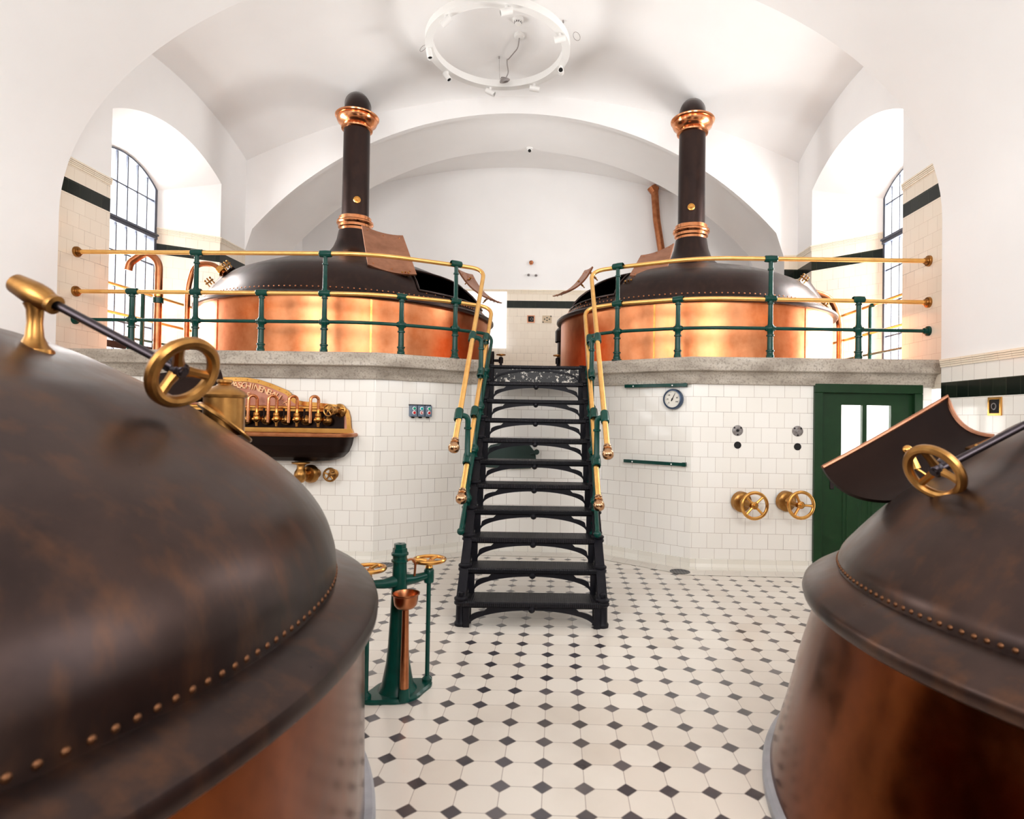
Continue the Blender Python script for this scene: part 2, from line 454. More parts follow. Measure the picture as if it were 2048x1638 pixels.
# cove at the foot of the platform wall
b = MB()
def cove_along(path, mb):
    prof = [(0, .10), (.012, .10), (.016, .055), (.03, .025), (.055, .006), (.075, .003), (.075, 0)]
    for j in range(len(prof) - 1):
        A = offset_path(path, prof[j][0]); B = offset_path(path, prof[j + 1][0]); u = 0
        for i in range(len(path) - 1):
            l = (V(A[i]) - V(A[i + 1])).length
            mb.add([(*B[i], prof[j + 1][1]), (*B[i + 1], prof[j + 1][1]), (*A[i + 1], prof[j][1]), (*A[i], prof[j][1])], [[0, 1, 2, 3]], 0, None,
                   [[(u, .2), (u + l, .2), (u + l, .3), (u, .3)]]); u += l
cove_along(FRONT[:4] + [FRONT[4], (DOOR[0], YP)], b)
struct('baseboard_platform', b, [M['cove']], 'cream cove tiles at the foot of the platform wall')
b = MB()
A = offset_path(FRONT, .07); B = offset_path(FRONT, .27); u = 0
for i in range(len(FRONT) - 1):
    l = (V(A[i]) - V(A[i + 1])).length
    b.add([(*B[i], .0025), (*B[i + 1], .0025), (*A[i + 1], .0025), (*A[i], .0025)], [[0, 1, 2, 3]], 0, None, [[(u, 0), (u + l, 0), (u + l, .2), (u, .2)]]); u += l
struct('trim_1', b, [M['border']], 'plain cream border tiles along the foot of the platform wall')
# coping: slab + cornice
b = MB()
prof = [(0, 1.855), (.035, 1.855), (.045, 1.90), (.06, 1.94), (.085, 1.975), (.13, 1.980), (.14, 1.988), (.14, 2.085), (.12, 2.115), (.095, 2.12), (-.34, 2.12), (-.34, ZP)]
for path in (FRONT[:3] + [(-.77, 3.43)], [(.38, 3.43)] + FRONT[3:]):
    rings = [[(*q, z) for q in offset_path(path, o)] for o, z in prof]
    for A, B in zip(rings[:-1], rings[1:]):
        for i in range(len(path) - 1): b.add([A[i], A[i + 1], B[i + 1], B[i]], [[0, 1, 2, 3]])
    for k in (0, -1): b.add([r_[k] for r_ in rings], [list(range(len(rings)))])
struct('trim_2', b, [M['stone']], 'weathered grey stone ledge with moulded edge along the platform', smooth=25)
# platform floor
b = MB(); inner = offset_path(FRONT, -.3)
b.add([(x, y, ZP) for x, y in inner] + [(XR + .8, YF, ZP), (XL - .8, YF, ZP)], [list(range(8))], 0, None, [[(x, y) for x, y in inner] + [(XR, YF), (XL, YF)]])
b.add([(XL - .8, YP + .3, ZP), (XL, YP + .3, ZP), (XL, YB, ZP), (XL - .8, YB, ZP)], [[0, 1, 2, 3]]); b.add([(XR, YP + .3, ZP), (XR + .8, YP + .3, ZP), (XR + .8, YB, ZP), (XR, YB, ZP)], [[0, 1, 2, 3]])
struct('floor_platform', b, [M['border']], 'raised platform floor around the rear vats')

# ---- vault profiles
def zx(x): return 5.55 + 1.05 * (1 - ((x - XC) / 4.4) ** 2)
def zy(y): return .36 * (1 - ((y - 4.40) / 1.83) ** 2)
def vault(x, y): return zx(x) + zy(y)
OPW = {'l': (3.32, 5.52, 4.90, .30, ZP), 'r': (3.34, 5.70, 4.93, .32, ZP)}
WIN = {'l': (3.74, 5.06, 4.62, .26, ZP + .12), 'r': (3.72, 5.00, 4.55, .24, ZP + .12)}
XO = {'l': XL - .68, 'r': XR + .70}
for sd, X, nm in (('l', XL, 'wall_left'), ('r', XR, 'wall_right')):
    b = MB()
    side_wall(b, X, 2.3, YB + .02, ZP - .2, lambda y: vault(X, y) + .02, HIGHZ, ZP, OPW[sd])
    niche(b, X, XO[sd], OPW[sd], WIN[sd], HIGHZ, ZP)
    struct(nm, b, MATSB, ('left' if sd == 'l' else 'right') + ' side wall of the platform bay with arched window niche')
    b = MB()
    oy = OPW[sd]; sg = 1 if sd == 'l' else -1
    def P2(pts): return pts if sd == 'l' else pts[::-1]
    # cap mouldings; wall must lie on the left of travel
    for seg in (((X, oy[0]), (X, 2.3)), ((X, YB), (X, oy[1]))):
        cap_trim(b, list(seg) if sd == 'r' else list(seg)[::-1], 4.10)
    for seg in (((X, oy[0]), (XO[sd], WIN[sd][0])), ((XO[sd], WIN[sd][1]), (X, oy[1]))):
        cap_trim(b, list(seg)[::-1] if sd == 'r' else list(seg), 4.10)
    struct('trim_3' if sd == 'l' else 'trim_4', b, [M['cream']], 'cream cap moulding on the %s bay wall' % ('left' if sd == 'l' else 'right'))
# bay vault
b = MB(); nx, ny = 44, 22
vs = [(XL + (XR - XL) * i / nx, 2.3 + (YB + .05 - 2.3) * j / ny, 0) for j in range(ny + 1) for i in range(nx + 1)]
vs = [(x, y, vault(x, y)) for x, y, _ in vs]
b.add(vs, [[j * (nx + 1) + i, (j + 1) * (nx + 1) + i, (j + 1) * (nx + 1) + i + 1, j * (nx + 1) + i + 1] for j in range(ny) for i in range(nx)])
struct('ceiling', b, [M['plaster']], 'white shallow vault over the platform bay')
# wall with the big arch
AC, AR = (-.74, .76), 5.57
def arch_z(x): return AC[1] + math.sqrt(max(0, AR * AR - (x - AC[0]) ** 2))
SPZ = 4.45; hx = math.sqrt(AR ** 2 - (SPZ - AC[1]) ** 2)
axs = [AC[0] - hx + 2 * hx * i / 60 for i in range(61)]
edge = [(AC[0] - hx - .13, ZP), (AC[0] - hx - .13, 4.05)] + [(x, arch_z(x)) for x in axs] + [(AC[0] + hx + .13, 4.05), (AC[0] + hx + .13, ZP)]
b = MB()
for (x0, z0), (x1, z1) in zip(edge[1:-2], edge[2:-1]):
    b.add([(x0, YB, z0), (x1, YB, z1), (x1, YB, zx(x1) + .05), (x0, YB, zx(x0) + .05)], [[0, 1, 2, 3]], 4)
quadwall(b, (XL - .02, YB), (edge[0][0], YB), ZP, zx(XL) + .02, zx(edge[0][0]) + .02, HIGHZ, ZP)
quadwall(b, (edge[-1][0], YB), (XR + .02, YB), ZP, zx(edge[-1][0]) + .02, zx(XR) + .02, HIGHZ, ZP)
# lip and soffit
def ring_edge(g, y): 
    out = []
    for x, z in edge:
        d = V((x - AC[0], 0, max(0, z - 3.2))); d.normalize()
        out.append(V((x + d.x * g, y, z + d.z * g)))
    return out
E0, E1, E2, E3 = ring_edge(0, YB), ring_edge(0, YB + .10), ring_edge(.045, YB + .10), ring_edge(.045, YB + 1.45)
for a_, b_ in ((E0, E1), (E1, E2), (E2, E3)): b.strip(a_, b_, 4)
struct('wall_arch', b, MATSB, 'white wall with the wide segmental arch behind the vats', smooth=40)
# space beyond the arch
def zfar(x): return 6.62 - .31 * ((x + .95) / 2.55) ** 2
b = MB(); Y7 = YB + 1.45
xs = [-5.3 + 9.2 * i / 50 for i in range(51)]
b.strip([V((x, Y7 - .3, zfar(x))) for x in xs], [V((x, YF + .05, zfar(x))) for x in xs])
struct('ceiling_rear', b, [M['plaster']], 'white vault of the space beyond the arch')
b = MB()   # rear face above the arch barrel
for p, q in zip(E3[1:-2], E3[2:-1]):
    b.add([p, q, (q.x, Y7, zfar(q.x) + .1), (p.x, Y7, zfar(p.x) + .1)], [[0, 1, 2, 3]], 4)
for x in (-5.3, 3.9): quadwall(b, (x, YB), (x, YF), ZP, 6.7, 6.7, HIGHZ, ZP)
quadwall(b, (-5.3, Y7), (E3[0].x, Y7), ZP, 6.5, 6.5, HIGHZ, ZP); quadwall(b, (E3[-1].x, Y7), (3.9, Y7), ZP, 6.5, 6.5, HIGHZ, ZP)
struct('wall_rear_sides', b, MATSB, 'side walls of the space beyond the arch')
b = MB()
quadwall(b, (-5.3, YF), (3.9, YF), ZP, 6.75, 6.75, HIGHZ, ZP)
struct('wall_far', b, MATSB, 'far wall with tiled dado and dark tile band')
b = MB(); cap_trim(b, [(-5.3, YF), (3.9, YF)], 4.10)
struct('trim_5', b, [M['cream']], 'cream cap moulding on the far wall')

# ---- transverse arch in front of the platform, front bay, wall behind the camera
TA, TB, TZ = 4.33, 2.62, 3.45
XTL, XTR = -4.94, 3.70
def tz(x): 
    u = (x - XC) / TA
    return TZ + TB * math.sqrt(max(0, 1 - u * u))
tx = [XC - TA * math.cos(PI * i / 64) for i in range(65)]
for nm, y0, y1 in (('ceiling_arch', YT0, YT1), ('ceiling_back_arch', -3.6, -2.7)):
    b = MB()
    A = [V((x, y0, tz(x))) for x in tx]; B = [V((x, y1, tz(x))) for x in tx]; b.strip(A, B, 4)
    for y in (y0, y1):
        C = [V((x, y, tz(x))) for x in tx]; D = [V((x, y, 7.3)) for x in tx]; b.strip(C, D, 4)
    for X, o in ((XC - TA, XL - .4), (XC + TA, XR + .4)):
        quadwall(b, (X, y0), (X, y1), 0, TZ, TZ, LOWZ, .055)
        for y in (y0, y1): quadwall(b, (o, y), (X, y), 0, 7.3, 7.3, LOWZ, .055)
    struct(nm, b, MATS, 'white plastered transverse arch and its piers', smooth=40)
b = MB()
for X in (XC - TA, XC + TA):
    p = [(X, YT0), (X, YT1)]
    cap_trim(b, p if X < 0 else p[::-1], 2.105)
struct('trim_6', b, [M['cream']], 'cream cap moulding on the arch piers')
b = MB()
def fz(x, y): return 5.55 + 1.05 * (1 - ((x - XC) / 4.4) ** 2) + .36 * (1 - ((y + .95) / 1.75) ** 2)
vs = [(XL - .1 + (XR - XL + .2) * i / 30, -2.75 + (YT0 + .05 + 2.75) * j / 16) for j in range(17) for i in range(31)]
b.add([(x, y, fz(x, y)) for x, y in vs], [[j * 31 + i, (j + 1) * 31 + i, (j + 1) * 31 + i + 1, j * 31 + i + 1] for j in range(16) for i in range(30)])
b.add([(XL - .5, -5.6, 6.0), (XR + .5, -5.6, 6.0), (XR + .5, -3.5, 6.0), (XL - .5, -3.5, 6.0)], [[0, 1, 2, 3]])
struct('ceiling_front', b, [M['plaster']], 'white vault over the front bay')
FOP = (-2.55, .62, 4.9, .35, .0); FWN = (-1.95, .02, 4.55, .3, 1.0)
for sd, X, nm in (('l', XL, 'wall_left_front'), ('r', XR, 'wall_right_front')):
    b = MB(); op = FOP; xo = X + (-.9 if sd == 'l' else .9); sl = 1.0 if sd == 'l' else 2.1
    side_wall(b, X, -2.72, YT0 + .02, 0, lambda y: fz(X, y) + .05, LOWZ, .055, op)
    niche(b, X, xo, op, (FWN[0], FWN[1], FWN[2], FWN[3], 0), LOWZ, .055)
    quadwall(b, (xo, FWN[0]), (xo, FWN[1]), 0, sl, sl, LOWZ, .055)
    quadwall(b, (X, -5.6), (X, -3.55), 0, 6.1, 6.1, LOWZ, .055)
    struct(nm, b, MATS, 'side wall of the front bay beside the camera')
b = MB()
def holed(mb, fixed, axis, u0, u1, z0, z1, holes, mi=0):
    """plain wall with rectangular openings; axis 'x': wall runs along X at Y=fixed, 'y': along Y at X=fixed"""
    us = sorted({u0, u1} | {h[0] for h in holes} | {h[1] for h in holes})
    for a_, c_ in zip(us[:-1], us[1:]):
        zs = [z0]
        for h in holes:
            if h[0] <= a_ + 1e-6 and c_ <= h[1] + 1e-6: zs += [h[2], h[3]]
        zs.append(z1)
        for k in range(0, len(zs), 2):
            q = [(a_, zs[k]), (c_, zs[k]), (c_, zs[k + 1]), (a_, zs[k + 1])]
            mb.add([(u, fixed, z) if axis == 'x' else (fixed, u, z) for u, z in q], [[0, 1, 2, 3]], mi, None, [[(u, z) for u, z in q]])
RW = [(-4.7, -2.1, 2.3, 5.6), (.9, 3.5, 2.3, 5.6)]  # unseen rear openings, added to bring fill light onto the platform wall
holed(b, -5.5, 'x', XL - .4, XR + .4, 1.9, 6.1, RW, 0); quadwall(b, (XL - .4, -5.5), (XR + .4, -5.5), 0, 1.9, 1.9, [0], 0)
b.m[-1] = 1  # lower band made dark for the dome reflections
struct('wall_front', b, [M['plaster'], M['panel']], 'wall behind the viewer')
def rect_window(nm, fixed, axis, h, label):
    fr = MB(); a_, c_, z0, z1 = h
    def bx(u, z, du, dz, t=.06): fr.box((u, fixed, z) if axis == 'x' else (fixed, u, z), (du, t, dz) if axis == 'x' else (t, du, dz))
    for u in (a_ + .03, c_ - .03): bx(u, (z0 + z1) / 2, .06, z1 - z0)
    for z in (z0 + .03, z1 - .03, (z0 * .35 + z1 * .65)): bx((a_ + c_) / 2, z, c_ - a_, .06)
    for k in range(1, 4): bx(a_ + (c_ - a_) * k / 4, (z0 + z1) / 2, .02, z1 - z0, .03)
    return struct(nm, fr, [M['window_iron']], label)
for i, h in enumerate(RW): rect_window('window_%d' % (5 + i), -5.5, 'x', h, 'unseen window added behind the viewer for fill light')

# ------------------------------------------------------------------ windows
def window(nm, X, wop, inward, label, cols=7, bars=(.5, .95, 1.4), transom=1.80, ledge=True):
    wa, wb, sp, ri, sill = wop
    fr = MB(); w = .05
    ap = arch_pts(wa, wb, sp, ri, 20); ai = arch_pts(wa + w, wb - w, sp, ri - w * .4, 20)
    outer = [(wa, sill)] + ap + [(wb, sill)]; inner = [(wa + w, sill + w)] + ai + [(wb - w, sill + w)]
    for dx in (-.03, .03):
        fr.strip([V((X + dx, y, z)) for y, z in outer], [V((X + dx, y, z)) for y, z in inner])
    fr.strip([V((X - .03, y, z)) for y, z in inner], [V((X + .03, y, z)) for y, z in inner])
    fr.strip([V((X - .03, y, z)) for y, z in outer], [V((X + .03, y, z)) for y, z in outer])
    fr.box((X, (wa + wb) / 2, sill + .03), (.07, wb - wa, .06))
    zt = sill + transom
    fr.box((X, (wa + wb) / 2, zt), (.10, wb - wa - .02, .075)); fr.box((X + inward * .03, (wa + wb) / 2, zt + .02), (.08, wb - wa - .02, .025))
    o = struct(nm, fr, [M['window_iron']], label)
    bars_ = MB()
    for k in range(1, cols):
        y = wa + (wb - wa) * k / cols
        c, h = (wa + wb) / 2, (wb - wa) / 2; rr = (h * h + ri * ri) / (2 * ri); zt2 = sp + ri - rr + math.sqrt(rr * rr - (y - c) ** 2)
        bars_.box((X, y, (sill + zt2) / 2), (.024, .018, zt2 - sill))
    for z in bars: bars_.box((X, (wa + wb) / 2, sill + z), (.022, wb - wa, .018))
    bars_.box((X, (wa + wb) / 2, zt + .50), (.022, wb - wa, .018))
    bars_.build('glazing_bar', [M['window_iron']], o)
    g = MB(); n = len(ap)
    g.add([(X, wa, sill)] + [(X, y, z) for y, z in ap] + [(X, wb, sill)], [list(range(n + 2))])
    g.build('window_pane', [M['glass']], o, smooth=0)
    return o
window('window_1', XO['l'], WIN['l'], 1, 'tall arched iron window in the left niche of the platform bay')
window('window_2', XO['r'], WIN['r'], -1, 'tall arched iron window in the right niche of the platform bay')
window('window_3', XL - .9, FWN, 1, 'arched iron window in the left front bay', cols=6, bars=(.5, 1.0, 1.5))
window('window_4', XR + .9, (*FWN[:4], 2.1), -1, 'arched iron window in the right front bay', cols=6, bars=(.5, .9), transom=1.3)
b = MB(); b.box((XL - .56, 4.40, 2.33), (.03, 1.9, .085)); 
tag(b.build('window_board', [M['steel']]), 'dark brown board across the foot of the left window', 'board')

# ------------------------------------------------------------------ rear vats
def revolve_hole(mb, prof, n, T, th0, th1, z0, z1):
    zs = [p[1] for p in prof]
    def skip(j, i):
        a = math.degrees(2 * PI * (i + .5) / n); a = (a + 180) % 360 - 180
        inr = (th0 < a < th1) if th0 < th1 else (a > th0 or a < th1)
        return inr and zs[j] >= z0 - 1e-6 and zs[j + 1] <= z1 + 1e-6
    mb.lathe(prof, n, T, 0, skip=skip)
def plate(mb, P, bulge, t, n=8, mi=0, bw=(0, 0, 0)):
    """curved rectangular plate through four corners; bulge vector pushes the middle"""
    P = [V(p) for p in P]; bulge = V(bulge)
    nn = (P[1] - P[0]).cross(P[3] - P[0]).normalized() * t
    g = []
    for j in range(n + 1):
        for i in range(n + 1):
            u, w = i / n, j / n
            p = P[0] * (1 - u) * (1 - w) + P[1] * u * (1 - w) + P[2] * u * w + P[3] * (1 - u) * w
            g.append(p + bulge * 4 * u * (1 - u) + V(bw) * 4 * w * (1 - w))
    k = len(g); g2 = [p + nn for p in g]
    F = []
    for j in range(n):
        for i in range(n):
            a = j * (n + 1) + i
            F.append([a, a + 1, a + n + 2, a + n + 1]); F.append([k + a, k + a + n + 1, k + a + n + 2, k + a + 1])
    bd = [i for i in range(n)] + [j * (n + 1) + n for j in range(n)] + [n * (n + 1) + i for i in range(n, 0, -1)] + [j * (n + 1) for j in range(n, 0, -1)]
    for a, b_ in zip(bd, bd[1:] + bd[:1]): F.append([a, k + a, k + b_, b_])
    mb.add(g + g2, F, mi)
RIV = {}
def rivet_obj(parent, p, d, rr, mat):
    key = (round(rr, 4), mat.name)
    if key not in RIV:
        b = MB(); b.lathe([(rr, 0), (rr * .92, rr * .35), (rr * .6, rr * .62), (0, rr * .75)], 10)
        me = bpy.data.meshes.new('rivet'); me.from_pydata([tuple(v) for v in b.v], [], b.f); me.materials.append(mat)
        me.polygons.foreach_set('use_smooth', [True] * len(me.polygons)); RIV[key] = me
    o = bpy.data.objects.new('rivet', RIV[key]); COL.objects.link(o); o.parent = parent
    o.matrix_local = along(V(p) - V(ROOTLOC.get(parent.name, (0, 0, 0))), d)
def rivets(parent, x, y, r, z, step, mat, rr=.012, a0=0, a1=2 * PI, tilt=.35):
    n = int((a1 - a0) * r / step)
    for i in range(n + 1):
        a = a0 + (a1 - a0) * i / n; d = V((math.cos(a), math.sin(a), tilt))
        rivet_obj(parent, (x + r * math.cos(a), y + r * math.sin(a), z), d, rr, mat)
def hinge(parent, p, axis, out):
    b = MB(); p = V(p); axis = V(axis).normalized(); out = V(out).normalized()
    for s in (-.035, .035):
        b.tube([p + axis * s - out * .05, p + axis * s + out * .03], .008, 8); b.sphere(p + axis * s + out * .035, .014, 8)
    b.tube([p - axis * .055, p + axis * .055], .010, 8); b.tube([p - out * .04, p + out * .05], .010, 8)
    return b.build('hinge', [M['old_brass']], parent)
def rear_vat(label, x, y, Rb, dome, hole, zc, zbadge, zbell, ztip, covers, seams, brassseam):
    t = thing('brewing_vat', label, 'vat', (x, y, ZP))
    T = Matrix.Translation((x, y, 0))
    b = MB(); b.lathe([(Rb + .015, ZP), (Rb + .015, ZP + .03), (Rb, ZP + .04), (Rb, 2.80)], 144, T); b.build('vat_body', [M['body']], t)
    zl = 2.785
    b = MB(); b.lathe([(Rb, zl), (Rb + .045, zl), (Rb + .062, zl + .012), (Rb + .062, zl + .035), (Rb + .045, zl + .05), (dome[0][0] + .004, zl + .082), (dome[0][0] - .02, zl + .083)], 144, T)
    b.build('rim', [M['dome']], t)
    th0, th1, hz0, hz1 = hole
    b = MB(); revolve_hole(b, dome, 144, T, *hole); b.build('dome', [M['dome']], t, smooth=50)
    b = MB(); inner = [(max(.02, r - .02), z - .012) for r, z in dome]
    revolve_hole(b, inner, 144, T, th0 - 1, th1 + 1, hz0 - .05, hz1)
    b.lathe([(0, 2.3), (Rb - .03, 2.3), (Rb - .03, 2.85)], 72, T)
    b.build('interior_shade', [M['black']], t, smooth=50)  # black shell puts the shade inside the vat into the colour
    # frame round the opening
    fr = MB(); zs = [z for r, z in dome if hz0 - 1e-6 <= z <= hz1 + 1e-6]; rz = {z: r for r, z in dome}
    def dp(a, z, o=.008): a = R(a); r = rz[z] + o; return V((x + r * math.cos(a), y + r * math.sin(a), z + o * .5))
    aa = [th0 + (th1 - th0) * i / 16 for i in range(17)]
    loop = [dp(a, zs[0]) for a in aa] + [dp(th1, z) for z in zs[1:-1]] + [dp(a, zs[-1]) for a in aa[::-1]] + [dp(th0, z) for z in zs[-2:0:-1]]
    fr.tube(loop, .014, 6, closed=True); fr.build('hatch_frame', [M['dome']], t)
    a_ = math.atan2(-3.3 - y, .04 - x); rivets(t, x, y, dome[0][0] - .010, zl + .115, .062, M['copper_pipe'], .010, a_ - 1.35, a_ + 1.35)
    rivets(t, x, y, dome[0][0] - .040, zl + .165, .13, M['copper_pipe'], .009, R(th0 + 3), R(th1 - 3))
    b = MB(); b.lathe([(.186, zc + .15), (.180, zbell)], 40, T); b.build('chimney', [M['dome']], t)
    b = MB(); c0 = zc
    b.lathe([(.19, c0 - .005), (.207, c0), (.207, c0 + .038), (.222, c0 + .045), (.228, c0 + .05), (.228, c0 + .085), (.246, c0 + .10), (.252, c0 + .115), (.246, c0 + .135), (.25, c0 + .14), (.222, c0 + .15), (.222, c0 + .195), (.212, c0 + .205), (.18, c0 + .205)], 56, T)
    b.build('collar', [M['copper_bright']], t)
    b = MB(); z = zbell
    b.lathe([(.178, z - .01), (.212, z), (.216, z + .02), (.205, z + .035), (.198, z + .045), (.225, z + .065), (.262, z + .095), (.278, z + .135), (.272, z + .16), (.298, z + .172), (.302, z + .185), (.296, z + .195), (.27, z + .19), (.18, z + .15)], 56, T)
    b.build('bell_flange', [M['copper_bright']], t)
    # upper pipe: short upright, then mitred back into the vault
    b = MB(); q = V((x, y, zbell)); d = V(((x - .04) / 8.4 * 1.3, 1.3, .66))
    b.tube([q, V((x, y, ztip - .10)), V((x, y + .04, ztip - .04)), V((x, y, ztip - .03)) + d * .12, V((x, y, ztip - .03)) + d], .178, 32); b.build('flue_pipe', [M['dome']], t)
    dcam = V((.04 - x, -3.3 - y, 0)).normalized(); a = math.atan2(dcam.y, dcam.x) + (.1 if x < 0 else -.02)
    dd = V((math.cos(a), math.sin(a), 0))
    b = MB(); b.lathe([(0, .022), (.012, .022), (.016, .012), (.032, .012), (.036, .018), (.045, .016), (.052, .006), (.052, -.02)], 28, along(V((x, y, zbadge)) + dd * .182, dd)); b.build('badge', [M['brass']], t)
    for i, a in enumerate(seams):
        b = MB(); a = R(a); p = V((x + Rb * math.cos(a), y + Rb * math.sin(a), 0))
        w = .022 if i == brassseam else .006
        Tt = Matrix.Translation(p) @ Matrix.Rotation(a, 4, 'Z')
        b.box((0.002, 0, (ZP + .04 + 2.78) / 2), (.008, w, 2.78 - ZP - .04), Tt, 0)
        o = b.build('seam_strip', [M['brass'] if i == brassseam else M['copper_pipe']], t)
    for P, bl, hp, hax, hout, bw in covers:
        b = MB(); plate(b, P, bl, .02, bw=bw)
        c = b.build('hatch_cover', [M['copper_plate']], t, smooth=50)
        Pv = [V(p) for p in P]
        nn = (Pv[1] - Pv[0]).cross(Pv[3] - Pv[0]).normalized()
        for u in (.12, .5, .88):
            for w in (.08, .92):
                p = Pv[0] * (1 - u) * (1 - w) + Pv[1] * u * (1 - w) + Pv[2] * u * w + Pv[3] * (1 - u) * w + V(bl) * 4 * u * (1 - u) + V(bw) * 4 * w * (1 - w)
                rivet_obj(c, p + nn * .02, nn, .012, M['copper_pipe']); rivet_obj(c, p, -nn, .012, M['copper_pipe'])
        for h_ in hp: hinge(c, h_, hax, hout)
    return t
DL = [(1.865, 2.86), (1.835, 2.92), (1.81, 2.97), (1.79, 3.0), (1.74, 3.08), (1.67, 3.16), (1.58, 3.24), (1.535, 3.27), (1.43, 3.32), (1.25, 3.40), (1.06, 3.475), (.85, 3.54), (.62, 3.59), (.46, 3.65), (.36, 3.72), (.29, 3.82), (.245, 3.93), (.22, 4.06)]
DR = [(1.735, 2.86), (1.695, 2.92), (1.665, 2.97), (1.65, 3.0), (1.60, 3.08), (1.53, 3.16), (1.43, 3.24), (1.37, 3.27), (1.27, 3.32), (1.05, 3.40), (.79, 3.475), (.56, 3.53), (.43, 3.58), (.34, 3.65), (.27, 3.75), (.235, 3.85), (.212, 3.985)]
vl = rear_vat('left rear copper vat with brown dome and tall chimney behind the left railing', -2.86, 5.1, 1.91, DL, (-47, 0, 2.97, 3.27), 4.06, 4.465, 5.51, 5.90,
    [([(-2.45, 4.15, 3.87), (-1.98, 4.35, 3.80), (-1.66, 3.80, 3.17), (-2.19, 3.62, 3.24)], (.0, .0, -.035), [(-1.80, 3.80, 3.16)], (1, .3, 0), (.2, -.5, .6), (0, 0, 0)),
     ([(-1.24, 4.25, 3.345), (-1.13, 4.75, 3.40), (-.76, 5.15, 3.10), (-.84, 4.75, 3.065)], (0, .0, -.01), [(-1.16, 4.55, 3.27), (-.97, 4.95, 3.10)], (.3, -.8, .2), (.6, -.2, .5), (-.03, 0, -.06))],
    (-65.3, -122), 0)
vr = rear_vat('right rear copper vat with brown dome and tall chimney behind the right railing', 1.86, 5.1, 1.79, DR, (-178, -134, 2.97, 3.27), 3.98, 4.392, 5.472, 5.82,
    [([(1.08, 4.45, 3.60), (1.50, 4.45, 3.76), (1.34, 4.02, 3.33), (.88, 3.95, 3.22)], (.0, .0, -.03), [(1.20, 3.98, 3.25), (.86, 3.93, 3.12)], (1, -.2, .2), (.0, -.6, .6), (0, 0, 0)),
     ([(.45, 4.05, 3.335), (.375, 4.50, 3.395), (-.045, 5.0, 3.16), (.10, 4.62, 3.14)], (0, .0, -.01), [(.32, 4.55, 3.24), (.47, 4.25, 3.27)], (.3, .8, -.2), (-.6, -.2, .5), (.03, 0, -.06))],
    (-114.8, -56.9), 0)
# side hatches of the rear vats, half hidden
def side_hatch(vat, P, bl, mat, hp, hax, hout):
    b = MB(); plate(b, P, bl, .02); c = b.build('side_hatch_cover', [mat], vat, smooth=50)
    for h_ in hp: hinge(c, h_, hax, hout)
side_hatch(vr, [(3.03, 4.25, 3.24), (3.22, 4.65, 3.30), (3.66, 4.85, 2.88), (3.52, 4.50, 2.72)], (.05, 0, .10), M['dome'], [(3.06, 4.2, 3.26), (3.36, 4.33, 2.97)], (.5, -.2, -.5), (.4, -.3, .6))
side_hatch(vl, [(-4.02, 4.02, 3.27), (-4.16, 4.42, 3.33), (-4.68, 4.55, 2.9), (-4.56, 4.25, 2.82)], (-.03, 0, .05), M['dome'], [(-3.99, 3.86, 3.27), (-4.28, 4.0, 3.10)], (-.5, -.2, -.5), (-.4, -.3, .6))
# low round lid behind the left rim of the right vat
b = MB(); b.lathe([(.24, 2.75), (.24, 2.93), (.2, 2.98), (.1, 3.0), (0, 3.0)], 32, Matrix.Translation((.22, 6.75, 0))); b.lathe([(.2, ZP), (.2, 2.76)], 24, Matrix.Translation((.22, 6.75, 0)))
tag(b.build('round_tank', [M['dome']]), 'small dark round tank top peeping over the left rim of the right rear vat', 'tank')

# copper pipes beside the rear vats
b = MB(); b.tube(fillet([(-4.52, 3.95, ZP), (-4.52, 3.95, 3.02), (-4.44, 3.95, 3.30), (-4.22, 3.95, 3.315), (-4.06, 3.95, 3.19)], [.25, .16, .16], 8), .032, 14)
t = tag(b.build('copper_pipe', [M['copper_pipe']]), 'slim copper pipe bent over into the left side of the left rear vat', 'pipe')
b = MB(); b.lathe([(.034, -.07), (.05, -.06), (.05, -.03), (.062, -.02), (.062, .015), (.03, .02)], 20, along((-4.09, 3.95, 3.215), (.7, 0, -.55))); b.build('pipe_flange', [M['brass']], t)
b = MB(); b.tube(fillet([(-4.66, 3.62, ZP), (-4.66, 3.62, 3.05), (-4.66, 3.62, 3.25), (-4.80, 3.60, 3.36), (-4.97, 3.57, 3.22), (-4.99, 3.57, 3.13)], [.05, .16, .17, .04], 9), .042, 16)
t = tag(b.build('swan_neck_pipe', [M['copper_pipe']]), 'thick copper swan neck pipe standing in front of the left window', 'pipe')
b = MB(); b.lathe([(.043, 2.755), (.056, 2.76), (.056, 2.82), (.043, 2.825)], 20, Matrix.Translation((-4.66, 3.62, 0))); b.build('pipe_clamp', [M['green']], t)
b = MB(); b.lathe([(.043, 2.83), (.05, 2.835), (.05, 2.87), (.043, 2.875)], 20, Matrix.Translation((-4.66, 3.62, 0))); b.build('pipe_collar', [M['brass']], t)
b = MB(); b.tube(fillet([(3.81, 4.86, ZP), (3.81, 4.86, 2.85), (3.71, 4.88, 3.16), (3.40, 4.9, 3.26)], [.25, .18], 8), .042, 14)
tag(b.build('copper_pipe', [M['copper_pipe']]), 'dark copper pipe rising behind the right edge of the right rear vat', 'pipe')
b = MB(); b.tube(fillet([(1.95, 8.86, 6.18), (1.93, 8.86, 6.10), (1.98, 8.86, 5.52), (2.18, 8.84, 4.3), (2.24, 8.84, 3.2)], [.04, .04, .04], 4), .075, 16)
b.tube([(1.87, 8.86, 6.18), (1.93, 8.86, 6.08)], [.10, .085], 14)
tag(b.build('downpipe', [M['copper_pipe']]), 'rusty brown bent downpipe on the far wall left of the right chimney', 'pipe')

